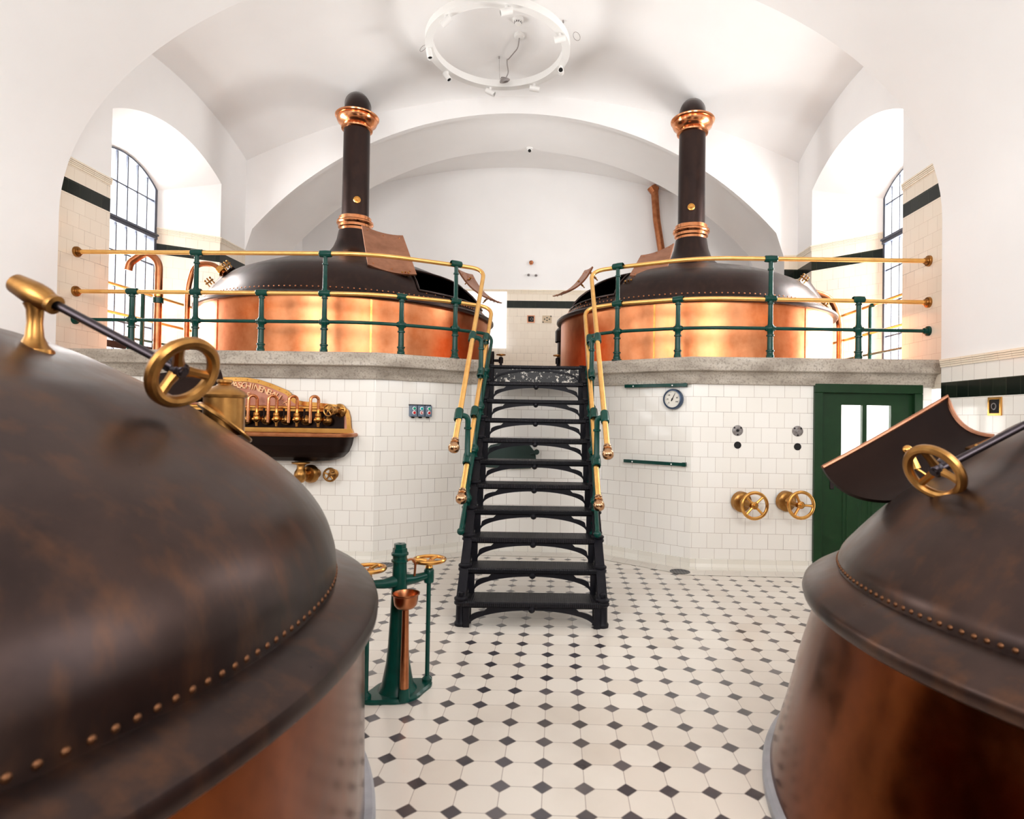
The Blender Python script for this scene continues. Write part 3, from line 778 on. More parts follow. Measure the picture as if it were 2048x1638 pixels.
# ------------------------------------------------------------------ front vats
def env_body(name, label, x, y, body, lip, dome, curb):
    t = thing('brewing_vat', label, 'vat', (x, y, 0)); T = Matrix.Translation((x, y, 0))
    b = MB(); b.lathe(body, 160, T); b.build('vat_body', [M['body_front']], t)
    b = MB(); b.lathe(lip, 160, T); b.build('rim', [M['dome_front']], t)
    b = MB(); b.lathe(dome, 160, T); b.build('dome', [M['dome_front']], t, smooth=60)
    b = MB(); b.lathe([(curb, 0), (curb, .035), (curb - .012, .05), (body[0][0] - .02, .055)], 128, T); b.build('plinth', [M['curb']], t)
    return t
M['rivet_dark'] = m_plain('rivet_copper', (.17, .075, .036), .45, 1)
M['curb'] = m_plain('grey_curb', (.42, .42, .45), .35, 0, var=.4, scale=5)
LX, LY = -2.452, -1.633
def smooth_prof(P, n=4):
    out = []
    P = [V(p) for p in P]
    for i in range(len(P) - 1):
        p0, p1, p2, p3 = P[max(i - 1, 0)], P[i], P[i + 1], P[min(i + 2, len(P) - 1)]
        for k in range(n):
            u = k / n
            out.append(.5 * ((2 * p1) + (p2 - p0) * u + (2 * p0 - 5 * p1 + 4 * p2 - p3) * u * u + (3 * p1 - p0 - 3 * p2 + p3) * u ** 3))
    return [tuple(q) for q in out] + [tuple(P[-1])]
fl = env_body('l', 'large brown domed copper vat filling the lower left foreground', LX, LY,
    [(1.885, .05), (1.88, .3), (1.872, .76)],
    [(1.86, .765), (1.90, .765), (1.918, .78), (1.92, .805), (1.912, .825), (1.895, .836), (1.83, .865), (1.765, .884), (1.75, .884)],
    smooth_prof([(1.768, .88), (1.766, .94), (1.757, 1.0), (1.72, 1.1), (1.65, 1.2), (1.545, 1.3), (1.42, 1.39), (1.30, 1.475), (1.19, 1.55), (1.08, 1.605), (.98, 1.655), (.86, 1.71), (.68, 1.765), (.4, 1.82), (.1, 1.84), (0, 1.84)]), 1.925)
rivets(fl, LX, LY, 1.765, .902, .042, M['rivet_dark'], .0095, -1.35, .85, .15)
RX, RY = 2.403, -1.173
frr = env_body('r', 'brown domed copper vat cut off by the right edge of the picture', RX, RY,
    [(1.517, .05), (1.50, .12), (1.46, .26), (1.41, .475), (1.375, .6), (1.335, .75)],
    [(1.32, .75), (1.37, .752), (1.39, .765), (1.396, .79), (1.39, .812), (1.375, .825), (1.32, .858), (1.262, .885), (1.24, .885)],
    smooth_prof([(1.262, .88), (1.245, .94), (1.198, 1.0), (1.155, 1.05), (1.11, 1.1), (1.06, 1.15), (1.005, 1.2), (.94, 1.25), (.87, 1.3), (.80, 1.35), (.745, 1.4), (.69, 1.45), (.60, 1.51), (.45, 1.57), (.25, 1.61), (0, 1.62)]), 1.547)
rivets(frr, RX, RY, 1.257, .900, .036, M['rivet_dark'], .0085, 2.35, 4.7, .15)
# details of the right front vat
b = MB(); a = R(-141); Tt = Matrix.Translation((RX + 1.36 * math.cos(a), RY + 1.36 * math.sin(a), .60)) @ Matrix.Rotation(a, 4, 'Z')
b.box((.015, 0, .03), (.03, .15, .055), Tt, 0, .006); b.sphere((.03, -.05, .03), .012, 8, 0, Tt); b.sphere((.03, .05, .03), .012, 8, 0, Tt)
b.build('body_bracket', [M['old_brass']], frr)
b = MB()
for z0, r0, z1, r1 in ((.06, 1.512, .55, 1.388),):
    a = R(-139.5); d = V((math.cos(a), math.sin(a), 0)); p0 = V((RX, RY, z0)) + d * r0; p1 = V((RX, RY, z1)) + d * r1
    b.tube([p0, p1], .006, 6)
b.build('seam_strip', [M['patina']], frr)
b = MB()
# raised hatch cover
P = [V((1.296, -.413, 1.277)), V((1.947, -.30, 1.627)), V((2.03, -.50, 1.44)), V((1.50, -.66, 1.16))]
plate(b, P, (0, 0, -.006), .018, 10, 0, (-.035, 0, -.045)) 
hc = b.build('hatch_cover', [M['patina']], frr, smooth=50)
b = MB()
edge_ = [P[0] * (1 - u) + P[1] * u + V((0, 0, -.006)) * 4 * u * (1 - u) for u in [i / 12 for i in range(13)]]
edge2 = [P[1] * (1 - u) + P[2] * u + V((-.035, 0, -.045)) * 4 * u * (1 - u) for u in [i / 10 for i in range(11)]]
b.tube(edge_ + edge2[1:], .011, 8); b.build('cover_edge', [M['copper_plate']], hc)
b = MB()
b.tube([(1.585, -.60, 1.37), (1.60, -.62, 1.33), (1.608, -.63, 1.295)], [.020, .014, .018], 10); b.sphere((1.585, -.60, 1.375), .022, 10)
b.tube([(1.608, -.63, 1.295), (1.665, -.67, 1.245), (1.68, -.68, 1.225)], .006, 8); b.sphere((1.678, -.68, 1.22), .014, 8)
b.tube([(1.678, -.68, 1.22), (1.72, -.72, 1.14)], .011, 8)
b.build('cover_latch', [M['brass']], hc)
b = MB(); b.box((0, 0, 0), (.13, .07, .012), Matrix.Translation((1.955, -.54, 1.405)) @ Matrix.Rotation(R(-22), 4, 'Y'), 0, .003)
for dx in (-.04, .0, .04): b.sphere((1.945 + dx, -.565, 1.41 + dx * .3), .009, 6)
b.build('hinge_plate', [M['old_brass']], hc)
# shaft with handwheel, right
def valve_shaft(vat, wheel, base, axis, Rw, rw, spokes, a0):
    w = V(wheel); ax = V(axis).normalized()
    b = MB(); handwheel(b, w, ax, Rw, rw, spokes, Rw * .27, a0, .02, 0, 1); b.build('handwheel', [M['old_brass'], M['steel']], vat)
    b = MB(); b.tube([w - ax * .0, V(base)], .0135, 14); b.lathe([(.014, -.03), (.026, -.03), (.026, .02), (.014, .03)], 16, along(w - ax * .06, ax)); b.build('valve_shaft', [M['steel']], vat)
valve_shaft(frr, (1.416, -1.06, 1.315), (2.02, -1.10, 1.665), (-.75, -.35, -.42), .096, .0175, 3, .6)
b = MB(); b.lathe([(.08, 0), (.075, .02), (.045, .05), (.028, .1), (.025, .16), (.045, .17), (.05, .2), (.045, .23), (0, .24)], 24, Matrix.Translation((2.02, -1.10, 1.55))); b.build('shaft_bracket', [M['old_brass']], frr)
# left shaft with handwheel
valve_shaft(fl, (-1.10, -1.50, 1.612), (-1.58, -1.53, 1.862), (.88, -.30, -.45), .098, .0195, 3, 1.2)
b = MB()
Tb = Matrix.Translation((-1.54, -1.53, 1.672))
b.lathe([(.052, -.02), (.05, .0), (.035, .016), (.024, .04), (.020, .08), (.022, .12), (.030, .138)], 28, Tb)
Ta = along((-1.54, -1.53, 1.84), (.88, -.02, -.46))
b.lathe([(.016, -.075), (.03, -.07), (.032, -.055), (.036, -.02), (.038, .0), (.036, .03), (.028, .055), (.030, .06), (.030, .072), (.016, .075)], 28, Ta)
b.build('shaft_bracket', [M['old_brass']], fl)
# brass lantern with conical lid on the left dome
b = MB(); T = Matrix.Translation((-1.357, -.815, 0))
b.lathe([(.079, 1.40), (.079, 1.555)], 48, T)
b.lathe([(.078, 1.553), (.088, 1.556), (.089, 1.566), (.086, 1.570), (.083, 1.576), (.06, 1.592), (.03, 1.606), (.025, 1.612), (.027, 1.616), (.030, 1.619), (.030, 1.626), (.026, 1.630), (0, 1.631)], 48, T)
lt = b.build('inspection_lantern', [M['old_brass']], fl)
b = MB(); d = V((1.09, .818, 0)).normalized(); ax = V((d.x * .62, d.y * .62, .78)).normalized()
b.lathe([(.0, .0), (.128, .0), (.13, .008), (.126, .014), (.08, .016)], 40, along(V((-1.357, -.815, 1.445)), ax)); b.build('lantern_flange', [M['old_brass']], lt)
# open hatch beyond the lantern
b = MB(); plate(b, [(-1.90, -.52, 1.66), (-1.60, -.42, 1.70), (-1.52, -.50, 1.56), (-1.84, -.62, 1.53)], (0, 0, .01), .03)
b.build('hatch_cover', [M['patina']], fl)

# ------------------------------------------------------------------ iron stairs
STL = thing('iron_staircase', 'black cast iron staircase with open arched risers climbing to the platform', 'staircase', (-.122, .96, 0), rz=.033)
H, G = .185, .206
def hw(k): return .468 + .012 * (k == 1)
for s in (-1, 1):
    b = MB(); xx = s * .505
    b.tube([(xx, .065, 0), (xx, .065, .02), (xx, .065, .035), (xx, .065, .165)], [.046, .048, .038, .036], 16)
    b.tube([(xx * .9, .10, 0), (xx * .9, .10, .185)], .018, 4)
    # sloping stringer of square section with a collar at every step
    y0, z0, y1, z1 = .07, .17, 10 * G + .10, 10.0 * H + .16
    for yy in (0,):
        vs = []
        for (yq, zq) in ((y0, z0), (y1, z1)):
            for dx, dn in ((-.033, -.05), (.033, -.05), (.033, .05), (-.033, .05)):
                vs.append((xx + dx, yq + dn * .67, zq - dn * .74))
        b.add(vs, [[3, 2, 1, 0], [4, 5, 6, 7], [0, 1, 5, 4], [1, 2, 6, 5], [2, 3, 7, 6], [3, 0, 4, 7]])
    for k in range(1, 11):
        yk, zk = .055 + (k - 1) * G, k * H - .005
        b.lathe([(.0, -.03), (.040, -.03), (.050, -.02), (.050, -.008), (.043, 0), (.050, .008), (.050, .02), (.036, .03), (0, .03)], 20, Matrix.Translation((xx, yk, zk)))
    b.lathe([(0, .03), (.022, .03), (.022, .05), (.012, .06), (0, .06)], 8, Matrix.Translation((xx, .055, H)))
    b.build('stringer', [M['iron']], STL, local=True)
for k in range(1, 11):
    y, z = (k - 1) * G, k * H; w = hw(k)
    b = MB(); b.box((0, y + .125, z - .014), (2 * w + .03, .25, .028), None, 0, .006); b.box((0, y + .004, z - .020), (2 * w + .03, .016, .034), None, 0, .006)
    b.build('tread', [M['tread']], STL, local=True)
    b = MB(); yb = y + .012; d = .016
    Tp = Matrix.Translation((0, yb + d, z)) @ Matrix.Rotation(R(90), 4, 'X')
    wi = w + .006
    b.prism([(-wi, -.028), (wi, -.028), (wi, -.046), (-wi, -.046)], d, Tp)
    for s in (-1, 1): b.prism([(s * wi, -.03), (s * (wi - .045), -.03), (s * (wi - .045), -.185), (s * wi, -.185)], d, Tp)
    n = 40; w2 = wi - .044
    xs_ = [-w2 * math.cos(PI * i / n) for i in range(n + 1)]
    def zl_(x_): return -.172 + .112 * max(0, 1 - (x_ / w2) ** 2) ** .5
    def zu_(x_): 
        tz_ = zl_(x_) + .030
        if abs(x_) > w2 - .01: return max(tz_, -.14)
        return -.044 if abs(x_) < w2 - .115 else min(-.044, tz_ + .02 * max(0, (abs(x_) - w2 + .115) / .115))
    for i in range(n): b.prism([(xs_[i], zl_(xs_[i])), (xs_[i + 1], zl_(xs_[i + 1])), (xs_[i + 1], zu_(xs_[i + 1])), (xs_[i], zu_(xs_[i]))], d, Tp)
    b.lathe([(0, .03), (.012, .028), (.022, .018), (.026, 0), (.026, -.01), (0, -.012)], 18, along((0, yb + .002, z - .052), (0, -1, 0)))
    b.build('riser_bracket', [M['iron']], STL, local=True)
y, z = 10 * G, 11 * H
b = MB(); b.box((0, y + .37, z - .014), (.98, .76, .028), None, 0, .005); b.build('landing_plate', [M['tread']], STL, local=True)
b = MB(); b.box((0, y + .014, z - .105), (.93, .012, .15)); b.build('riser_panel', [M['worn']], STL, local=True)
Tp = Matrix.Translation((0, y + .008, z)) @ Matrix.Rotation(R(90), 4, 'X')
n = 24; lo = [(-.44 * math.cos(PI * i / n), -.165 + .105 * math.sin(PI * i / n)) for i in range(n + 1)]; up = [(x_, zz + .022) for x_, zz in lo]
b = MB()
for i in range(n): b.prism([lo[i], lo[i + 1], up[i + 1], up[i]], .012, Tp)
for s in (-1, 1): b.box((s * .475, y + .02, z - .09), (.06, .05, .20), None, 0, .008)
b.box((0, y + .008, z - .018), (.98, .03, .036), None, 0, .008)
b.build('riser_bracket', [M['iron']], STL, local=True)

# ------------------------------------------------------------------ balustrades
def seg_sleeve(b, p, d, r=.033, l=.12, mi=0):
    d = V(d).normalized(); T = along(p, d)
    b.lathe([(r * .78, -l / 2), (r, -l / 2 + .008), (r * 1.08, 0), (r, l / 2 - .008), (r * .78, l / 2)], 18, T, mi)
def post(par, p, zt, zlow, zmid, ztop, rdir, kind, topoff=None, slope=None):
    """one green post: p plan point, base height zt; ztop None for a short post"""
    b = MB(); x, y = p; T = Matrix.Translation((x, y, 0)); ze = ztop if ztop else zmid
    hl = zlow - zt; end = ze - (.10 if ztop else .03)
    b.lathe([(.055, zt), (.055, zt + .012), (.040, zt + .02), (.040, zt + .04), (.034, zt + .05), (.034, zt + .075), (.042, zt + .08), (.042, zt + .092), (.031, zt + .098),
             (.029, zlow - .085), (.039, zlow - .08), (.039, zlow - .066), (.030, zlow - .06), (.032, zlow - .03), (.043, zlow - .015), (.045, zlow), (.043, zlow + .015), (.030, zlow + .035),
             (.026, zlow + .05), (.024, zmid - .06), (.033, zmid - .055), (.033, zmid - .045), (.026, zmid - .04)] + ([(.026, zmid), (.032, zmid + .03), (.024, zmid + .05), (.022, end - .02), (.031, end - .015), (.031, end), (.022, end + .005)] if ztop else [(.026, end)]), 16, T)
    dl = V(rdir) if slope is None else V(slope)
    seg_sleeve(b, (x, y, zlow), dl, .029, .10); seg_sleeve(b, (x, y, zmid), dl, .034, .12)
    if ztop:
        q = V((x + topoff[0], y + topoff[1], ztop))
        b.tube(fillet([(x, y, end - .01), (x, y, ztop - .01), tuple(q)], .06, 7), .023, 14); seg_sleeve(b, q, dl, .034, .13)
    return b.build('post', [M['green']], par)
def flange(par, p, d, mat, r=.055):
    b = MB(); b.lathe([(r, 0), (r, .016), (r * .93, .024), (r * .6, .026), (r * .55, .034), (.031, .036), (.030, .052), (.02, .054)], 28, along(p, d)); b.build('wall_flange', [mat], par)
def balustrade(label, sd):
    if sd < 0:
        wx, cx, X1, Xe = XL, -1.90, -1.09, -.775
        posts = [(-4.42, YP + .06, 0), (-3.745, YP + .06, 1), (-3.05, YP + .06, 0), (-2.39, YP + .06, 1), (-1.62, 2.99, 0), (-1.09, 3.22, 1)]
        top = [(wx, YP + .06, 3.150), (cx, YP + .06, 3.155), (-1.09 - .04, 3.24, 3.145), (-.80, 3.37, 3.13)]
        mid = [(wx, YP + .06, 2.735), (cx, YP + .06, 2.74), (-1.09, 3.22, 2.735), (-.71, 3.41, 2.71)]
        low = [(wx, YP + .06, 2.440), (cx, YP + .06, 2.445), (-1.09, 3.22, 2.435), (-.70, 3.41, 2.41)]
        te, me_, le = (-.755, 1.36), (-.69, 1.36), (-.70, 1.38); px = -.695; off = -.072
    else:
        wx, cx = XR, 1.47
        posts = [(.67, 3.22, 1), (1.27, 2.95, 0), (2.185, YP + .06, 1), (3.07, YP + .06, 0)]
        top = [(wx, YP + .06, 3.135), (cx, YP + .06, 3.145), (.71, 3.24, 3.14), (.385, 3.37, 3.12)]
        mid = [(wx, YP + .06, 2.715), (cx, YP + .06, 2.735), (.67, 3.22, 2.735), (.325, 3.41, 2.71)]
        low = [(wx, YP + .06, 2.425), (cx, YP + .06, 2.435), (.67, 3.22, 2.435), (.345, 3.41, 2.41)]
        te, me_, le = (.425, 1.33), (.362, 1.33), (.362, 1.38); px = .362; off = .060
    t = thing('balustrade', label, 'railing', (posts[0][0], posts[0][1], 2.12))
    zt_ = lambda yy: 1.534 + .905 * (yy - 1.628); zm_ = lambda yy: 1.15 + .93 * (yy - 1.628); zl_ = lambda yy: .826 + .93 * (yy - 1.628)
    top.append((te[0], te[1], zt_(te[1]))); mid.append((me_[0], me_[1], zm_(me_[1]))); low.append((le[0], le[1], zl_(le[1])))
    b = MB(); b.tube(fillet(top, [.35, .35, .30], 10), .0225, 14); b.build('top_rail', [M['rail_brass']], t)
    b = MB(); b.tube(fillet(mid, [.35, .3, .16], 10), .0215, 14); b.build('middle_rail', [M['rail_brass']], t)
    b = MB(); b.tube(fillet(low, [.35, .3, .16], 10), .018, 14)
    p = V(low[-1]); b.sphere(p, .030, 10); b.build('lower_rail', [M['green']], t)
    for q in (top, mid):
        d = (V(q[-1]) - V(q[-2])).normalized(); p = V(q[-1])
        b = MB(); T = along(p, d); b.lathe([(.022, -.03), (.030, -.025), (.030, -.012), (.024, -.006), (.034, .006), (.034, .012), (.022, .016), (.028, .022), (.040, .04), (.045, .062), (.040, .085), (.022, .102), (0, .106)], 24, T)
        b.build('finial', [M['bronze']], t)
    for i, (x, y, tall) in enumerate(posts):
        # local rail direction and heights
        f = y > YP + .07
        rd = (1, 0, 0) if not f else ((.80, .60, 0) if sd < 0 else (.80, -.60, 0))
        zl2, zm2, zt2 = low[1][2], mid[1][2], top[1][2]
        nn = V((rd[1], -rd[0], 0)).normalized()
        post(t, (x, y), 2.118, zl2 - .003, zm2, zt2 - .004 if tall else None, rd, tall, (nn.x * (.0), nn.y * .0) if True else None)
    sl = (0, 1, .92)
    for j, yy in enumerate((1.622, 2.036, 2.448, 2.862)):
        zb = (3 + 2 * j) * H; tall = j % 2 == 0
        xx = px + (-.012 * j / 3 if sd < 0 else -.006 * j / 3)
        post(t, (xx, yy), zb + .0, zl_(yy), zm_(yy), (zt_(yy - .03)) if tall else None, (0, 1, 0), tall, (off - (.01 if j else 0), -.03), sl)
    flange(t, (wx, YP + .06, top[0][2]), (-sd * -1 * -1 if False else (1 if sd < 0 else -1), 0, 0), M['old_brass'])
    flange(t, (wx, YP + .06, mid[0][2]), ((1 if sd < 0 else -1), 0, 0), M['old_brass'])
    flange(t, (wx, YP + .06, low[0][2]), ((1 if sd < 0 else -1), 0, 0), M['green'], .05)
    return t
balustrade('brass and green pipe railing and handrails left of the iron stairs', -1)
balustrade('brass and green pipe railing and handrails right of the iron stairs', 1)
def guard(label, X, y0, y1, py, sd, z):
    t = thing('window_guard_rail', label, 'railing', (X, py, ZP))
    for nm, zz, r, m, fm in (('top_rail', z[0], .017, 'rail_brass', 'old_brass'), ('middle_rail', z[1], .017, 'rail_brass', 'old_brass'), ('lower_rail', z[2], .014, 'green', 'green')):
        b = MB(); b.tube([(X, y0, zz), (X, y1, zz)], r, 12); b.build(nm, [M[m]], t)
        b = MB(); b.lathe([(.045, 0), (.045, .012), (.028, .02), (.022, .045)], 20, along((X, y1, zz), (0, -1, 0))); b.build('wall_flange', [M[fm]], t)
        b = MB(); b.lathe([(.045, 0), (.045, .012), (.028, .02), (.022, .045)], 20, along((X, y0, zz), (0, 1, 0))); b.build('wall_flange', [M[fm]], t)
    b = MB(); T = Matrix.Translation((X + sd * .0, py, 0))
    b.lathe([(.04, ZP), (.04, ZP + .02), (.024, ZP + .03), (.022, z[2] - .03), (.03, z[2]), (.022, z[2] + .03), (.021, z[1] - .03), (.029, z[1]), (.021, z[1] + .03), (.02, z[0] - .08)], 14, T)
    b.tube(fillet([(X, py, z[0] - .09), (X, py, z[0] - .005), (X, py - .05, z[0])], .05, 6), .02, 12); seg_sleeve(b, (X, py - .06, z[0]), (0, 1, 0), .026, .09)
    b.build('post', [M['green']], t)
    return t
guard('slim brass and green guard rail across the left arched window niche', XL - .10, 3.30, 5.28, 4.02, 1, (2.96, 2.63, 2.37))
guard('slim brass and green guard rail across the right arched window niche', XR + .10, 3.38, 5.42, 4.2, -1, (2.93, 2.59, 2.33))
# ------------------------------------------------------------------ copper tap panel on the platform wall
PXC = -3.25; yw = YP - .005
half = [(0, 1.853), (.12, 1.850), (.24, 1.832), (.36, 1.795), (.46, 1.755), (.53, 1.727), (.565, 1.70), (.59, 1.66), (.63, 1.63), (.69, 1.617), (.85, 1.605), (1.05, 1.587), (1.12, 1.57), (1.165, 1.53), (1.185, 1.46), (1.20, 1.30)]
out = [(PXC - x, z) for x, z in half[:0:-1]] + [(PXC + x, z) for x, z in half]
TP = thing('tap_panel', 'copper wall panel with embossed lettering, a row of hooked taps and a long dark trough', 'tap panel', (PXC, YP, 1.3))
Tw = Matrix.Translation((0, yw, 0)) @ Matrix.Rotation(R(90), 4, 'X')          # local Z = towards the viewer
b = MB(); b.prism(out[::-1], .02, Tw); b.build('back_plate', [M['copper_rose']], TP)
def outline_band(pts, w):
    P = [V(p) for p in pts]; res = []
    for i, p in enumerate(P):
        a = P[max(i - 1, 0)]; c = P[min(i + 1, len(P) - 1)]; d = (c - a).normalized(); res.append(p + V((d.y, -d.x)) * w)
    return [(q.x, q.y) for q in res]
inn = outline_band(out, .042)
b = MB()
for i in range(len(out) - 1):
    p = [out[i], out[i + 1], inn[i + 1], inn[i]]; b.prism(p, .034, Tw)
b.prism([(PXC - 1.22, 1.30), (PXC + 1.22, 1.30), (PXC + 1.2, 1.345), (PXC - 1.2, 1.345)], .04, Tw)
for i in range(1, len(out) - 1, 1):
    m_ = ((out[i][0] + inn[i][0]) / 2, (out[i][1] + inn[i][1]) / 2); b.sphere((m_[0], yw - .036, m_[1]), .006, 6)
b.build('brass_rim', [M['brass']], TP)
b = MB(); b.tube([(PXC - 1.12, YP - .05, 1.553), (PXC + 1.13, YP - .05, 1.548)], .020, 14); b.box((PXC, YP - .05, 1.53), (2.2, .03, .03)); b.build('manifold_pipe', [M['brass']], TP)
b = MB(); b.box((PXC, YP - .035, 1.43), (2.24, .012, .19)); b.build('dark_recess', [M['patina']], TP)
# embossed lettering on an arc
def letters(txt, par, fn, size, mat):
    for i, ch in enumerate(txt):
        if ch == ' ': continue
        cu = bpy.data.curves.new('letter', 'FONT'); cu.body = ch; cu.size = size; cu.extrude = .012; cu.bevel_depth = .0012; cu.align_x = 'CENTER'; cu.align_y = 'CENTER'
        tmp = bpy.data.objects.new('tmp', cu); COL.objects.link(tmp)
        dg = bpy.context.evaluated_depsgraph_get(); me = bpy.data.meshes.new_from_object(tmp.evaluated_get(dg))
        bpy.data.objects.remove(tmp, do_unlink=True)
        px, pz, an = fn(i, len(txt))
        T = Matrix.Translation((px, yw - .022, pz)) @ Matrix.Rotation(R(90), 4, 'X') @ Matrix.Rotation(an, 4, 'Z')
        b_ = MB(); b_.add([v.co for v in me.vertices], [list(p.vertices) for p in me.polygons], 0, T); b_.build('letter', [mat], par)
        bpy.data.meshes.remove(me)
M['letter'] = m_plain('letter_copper', (.80, .50, .28), .3, 1)
TXT = 'V.F. MASCHINENBAU·A.G.'
AC2 = (PXC, .90); AR2 = .872
def fn1(i, n):
    x = -3.512 + (i) * .0437; dx = x - PXC; return (x, AC2[1] + math.sqrt(AR2 ** 2 - dx * dx) - .0, -math.asin(dx / AR2))
letters(TXT, TP, fn1, .088, M['letter'])
letters('1915', TP, lambda i, n: (PXC + .00 + i * .045, 1.672 - i * .002, -.04), .085, M['letter'])
# trough
b = MB(); n = 40
prof = [(1.255, .30, 1.268), (1.262, .31, 1.285), (1.255, .315, 1.296), (1.235, .30, 1.296), (1.225, .285, 1.285)]
def tr(prof, close):
    rows = []
    for hx_, hy_, z in prof:
        row = []
        for i in range(n + 1):
            a = PI * i / n; c, s_ = math.cos(a), math.sin(a)
            e = .42
            row.append(V((PXC + hx_ * math.copysign(abs(c) ** e, c), yw - hy_ * abs(s_) ** e, z)))
        rows.append(row)
    return rows
def trbuild(prof, mb):
    rows = tr(prof, 0)
    for r0, r1 in zip(rows[:-1], rows[1:]): mb.strip(r0, r1)
    return rows
trbuild([(1.215, .28, 1.27), (1.215, .28, 1.25), (1.20, .275, 1.18), (1.17, .255, 1.11), (1.12, .225, 1.06), (1.03, .18, 1.025), (.9, .12, 1.012), (.6, .04, 1.01)], b)
b.build('trough', [M['patina']], TP, smooth=60)
b = MB(); trbuild([(1.205, .27, 1.27), (1.19, .26, 1.18), (1.10, .2, 1.06), (.6, .04, 1.03)], b); b.build('trough_lining', [M['patina']], TP, smooth=60)
b = MB()
rim = tr([(1.235, .298, 1.283)], 0)[0]; b.tube(rim, .022, 10)
b.box((PXC, YP - .02, 1.283), (2.44, .03, .04)); b.build('trough_rim', [M['copper_pipe']], TP)
# taps
for i, x in enumerate((-3.375, -3.178, -2.979, -2.778, -2.571, -2.355)):
    b = MB()
    zc = 1.435
    b.sphere((x, YP - .13, zc), .040, 14); b.lathe([(.030, .03), (.033, .034), (.033, .058), (.018, .062), (.017, .10), (.014, .105)], 16, Matrix.Translation((x, YP - .13, zc)))
    b.tube([(x, YP - .13, zc), (x, YP - .13, zc - .075)], [.02, .013], 12); b.sphere((x - .012, YP - .178, zc - .005), .015, 10)
    b.tube([(x, YP - .13, zc), (x, YP - .04, zc)], .016, 10)
    o = b.build('tap', [M['brass']], TP)
    b = MB(); b.tube(fillet([(x, YP - .13, zc + .08), (x, YP - .13, zc + .215), (x - .026, YP - .165, zc + .235), (x - .052, YP - .20, zc + .215), (x - .052, YP - .20, zc - .035)], [.03, .03, .03], 6), .0155, 12); b.build('tap_spout', [M['copper_bright']], o)
    b = MB(); b.sphere((x + .075, YP - .085, zc - .01), .052, 14); b.sphere((x + .072, YP - .14, zc - .005), .015, 8); b.build('tap_valve', [M['old_brass']], o)
    b = MB(); b.box((x + .072, YP - .125, zc + .05), (.020, .018, .11), None, 0, .004); b.build('tap_lever', [M['patina']], o)
b = MB(); T = along((-2.175, yw - .02, 1.527), (-.25, -1, 0)); b.lathe([(.072, 0), (.072, .014), (.055, .02), (.04, .03), (.034, .07), (.042, .09), (.042, .12), (.02, .13), (.018, .17), (0, .17)], 28, T)
for k in range(6): b.sphere((.055 * math.cos(k), .055 * math.sin(k), .018), .008, 6, 0, T)
vv = b.build('valve_body', [M['old_brass']], TP)
b = MB(); handwheel(b, (-2.222, YP - .205, 1.527), (-.25, -1, 0), .055, .0075, 5, .014); b.build('handwheel', [M['old_brass']], vv)
# brass drain valve and its handwheel under the trough
b = MB(); T = Matrix.Translation((-2.50, YP - .18, 0))
b.lathe([(.0, .80), (.03, .81), (.055, .84), (.066, .875), (.06, .91), (.045, .935), (.037, .95), (.037, .975), (.05, .99), (.085, .995), (.088, 1.003), (.085, 1.010), (0, 1.010)], 28, T)
b.lathe([(0, .0), (.075, .005), (.092, .03), (.092, .06), (.07, .09), (.05, .10), (.05, .14)], 32, along((-2.455, YP - .12, .885), (.3, 1, 0)))
b.tube([(-2.50, YP - .18, .88), (-2.45, YP - .06, .885)], .05, 14)
tag(b.build('drain_valve', [M['old_brass']]), 'round brass drain valve under the dark trough of the tap panel', 'valve')
b = MB(); b.lathe([(.05, 0), (.05, .01), (.02, .02), (.014, .10), (0, .10)], 20, along((-2.235, YP, .882), (0, -1, 0))); 
t = tag(b.build('wall_valve', [M['old_brass']]), 'small five spoked brass handwheel on the tiles under the right end of the trough', 'valve')
b = MB(); handwheel(b, (-2.235, YP - .105, .882), (0, -1, 0), .062, .011, 5, .02, .3); b.build('handwheel', [M['old_brass']], t)

# ------------------------------------------------------------------ things on the tiled facets
nL = V((3.43 - 2.80, -(-.93 + 1.82), 0)).normalized()       # left facet normal, towards the viewer
nR = V((-(3.43 - 2.80), -(1.39 - .53), 0)).normalized()
# three push button boxes
tL = V((-.93 + 1.82, .63, 0)).normalized(); o0 = V((-1.432, 3.078, 1.538))
Tf = Matrix(((tL.x, 0, nL.x, o0.x), (tL.y, 0, nL.y, o0.y), (0, 1, 0, o0.z), (0, 0, 0, 1)))    # local X along wall, Y up, Z out
t = thing('switch_box', 'row of three grey blue push button boxes with green and red buttons on the tiles', 'switch', o0)
for i, x in enumerate((-.083, 0, .083)):
    b = MB(); b.box((x, 0, .03), (.074, .118, .06), Tf, 0, .006)
    for sx in (-.028, .028):
        for sy in (-.049, .049): b.lathe([(.005, .06), (.005, .064), (0, .064)], 8, Tf @ Matrix.Translation((x + sx, sy, 0)))
    c = b.build('button_casing', [M['box_blue']], t)
    for yb_, m_ in ((.026, 'cyan' if i == 1 else 'btn_green'), (-.018, 'red')):
        b = MB(); b.lathe([(.020, .058), (.020, .066), (.014, .068)], 18, Tf @ Matrix.Translation((x, yb_, 0)), 1); b.lathe([(.015, .06), (.014, .074), (.010, .077), (0, .077)], 18, Tf @ Matrix.Translation((x, yb_, 0)), 0)
        if i == 1 and m_ == 'red': b.lathe([(.007, .078), (.007, .080), (0, .080)], 12, Tf @ Matrix.Translation((x, yb_, 0)), 1)
        b.build('push_button', [M[m_], M['white_paint']], c)
    b = MB(); b.box((x, -.066, .025), (.03, .018, .03), Tf, 0, .004); b.build('cable_gland', [M['black']], c)
b = MB(); b.box((0, .064, .012), (.245, .012, .024), Tf); b.build('mounting_rail', [M['steel']], t)
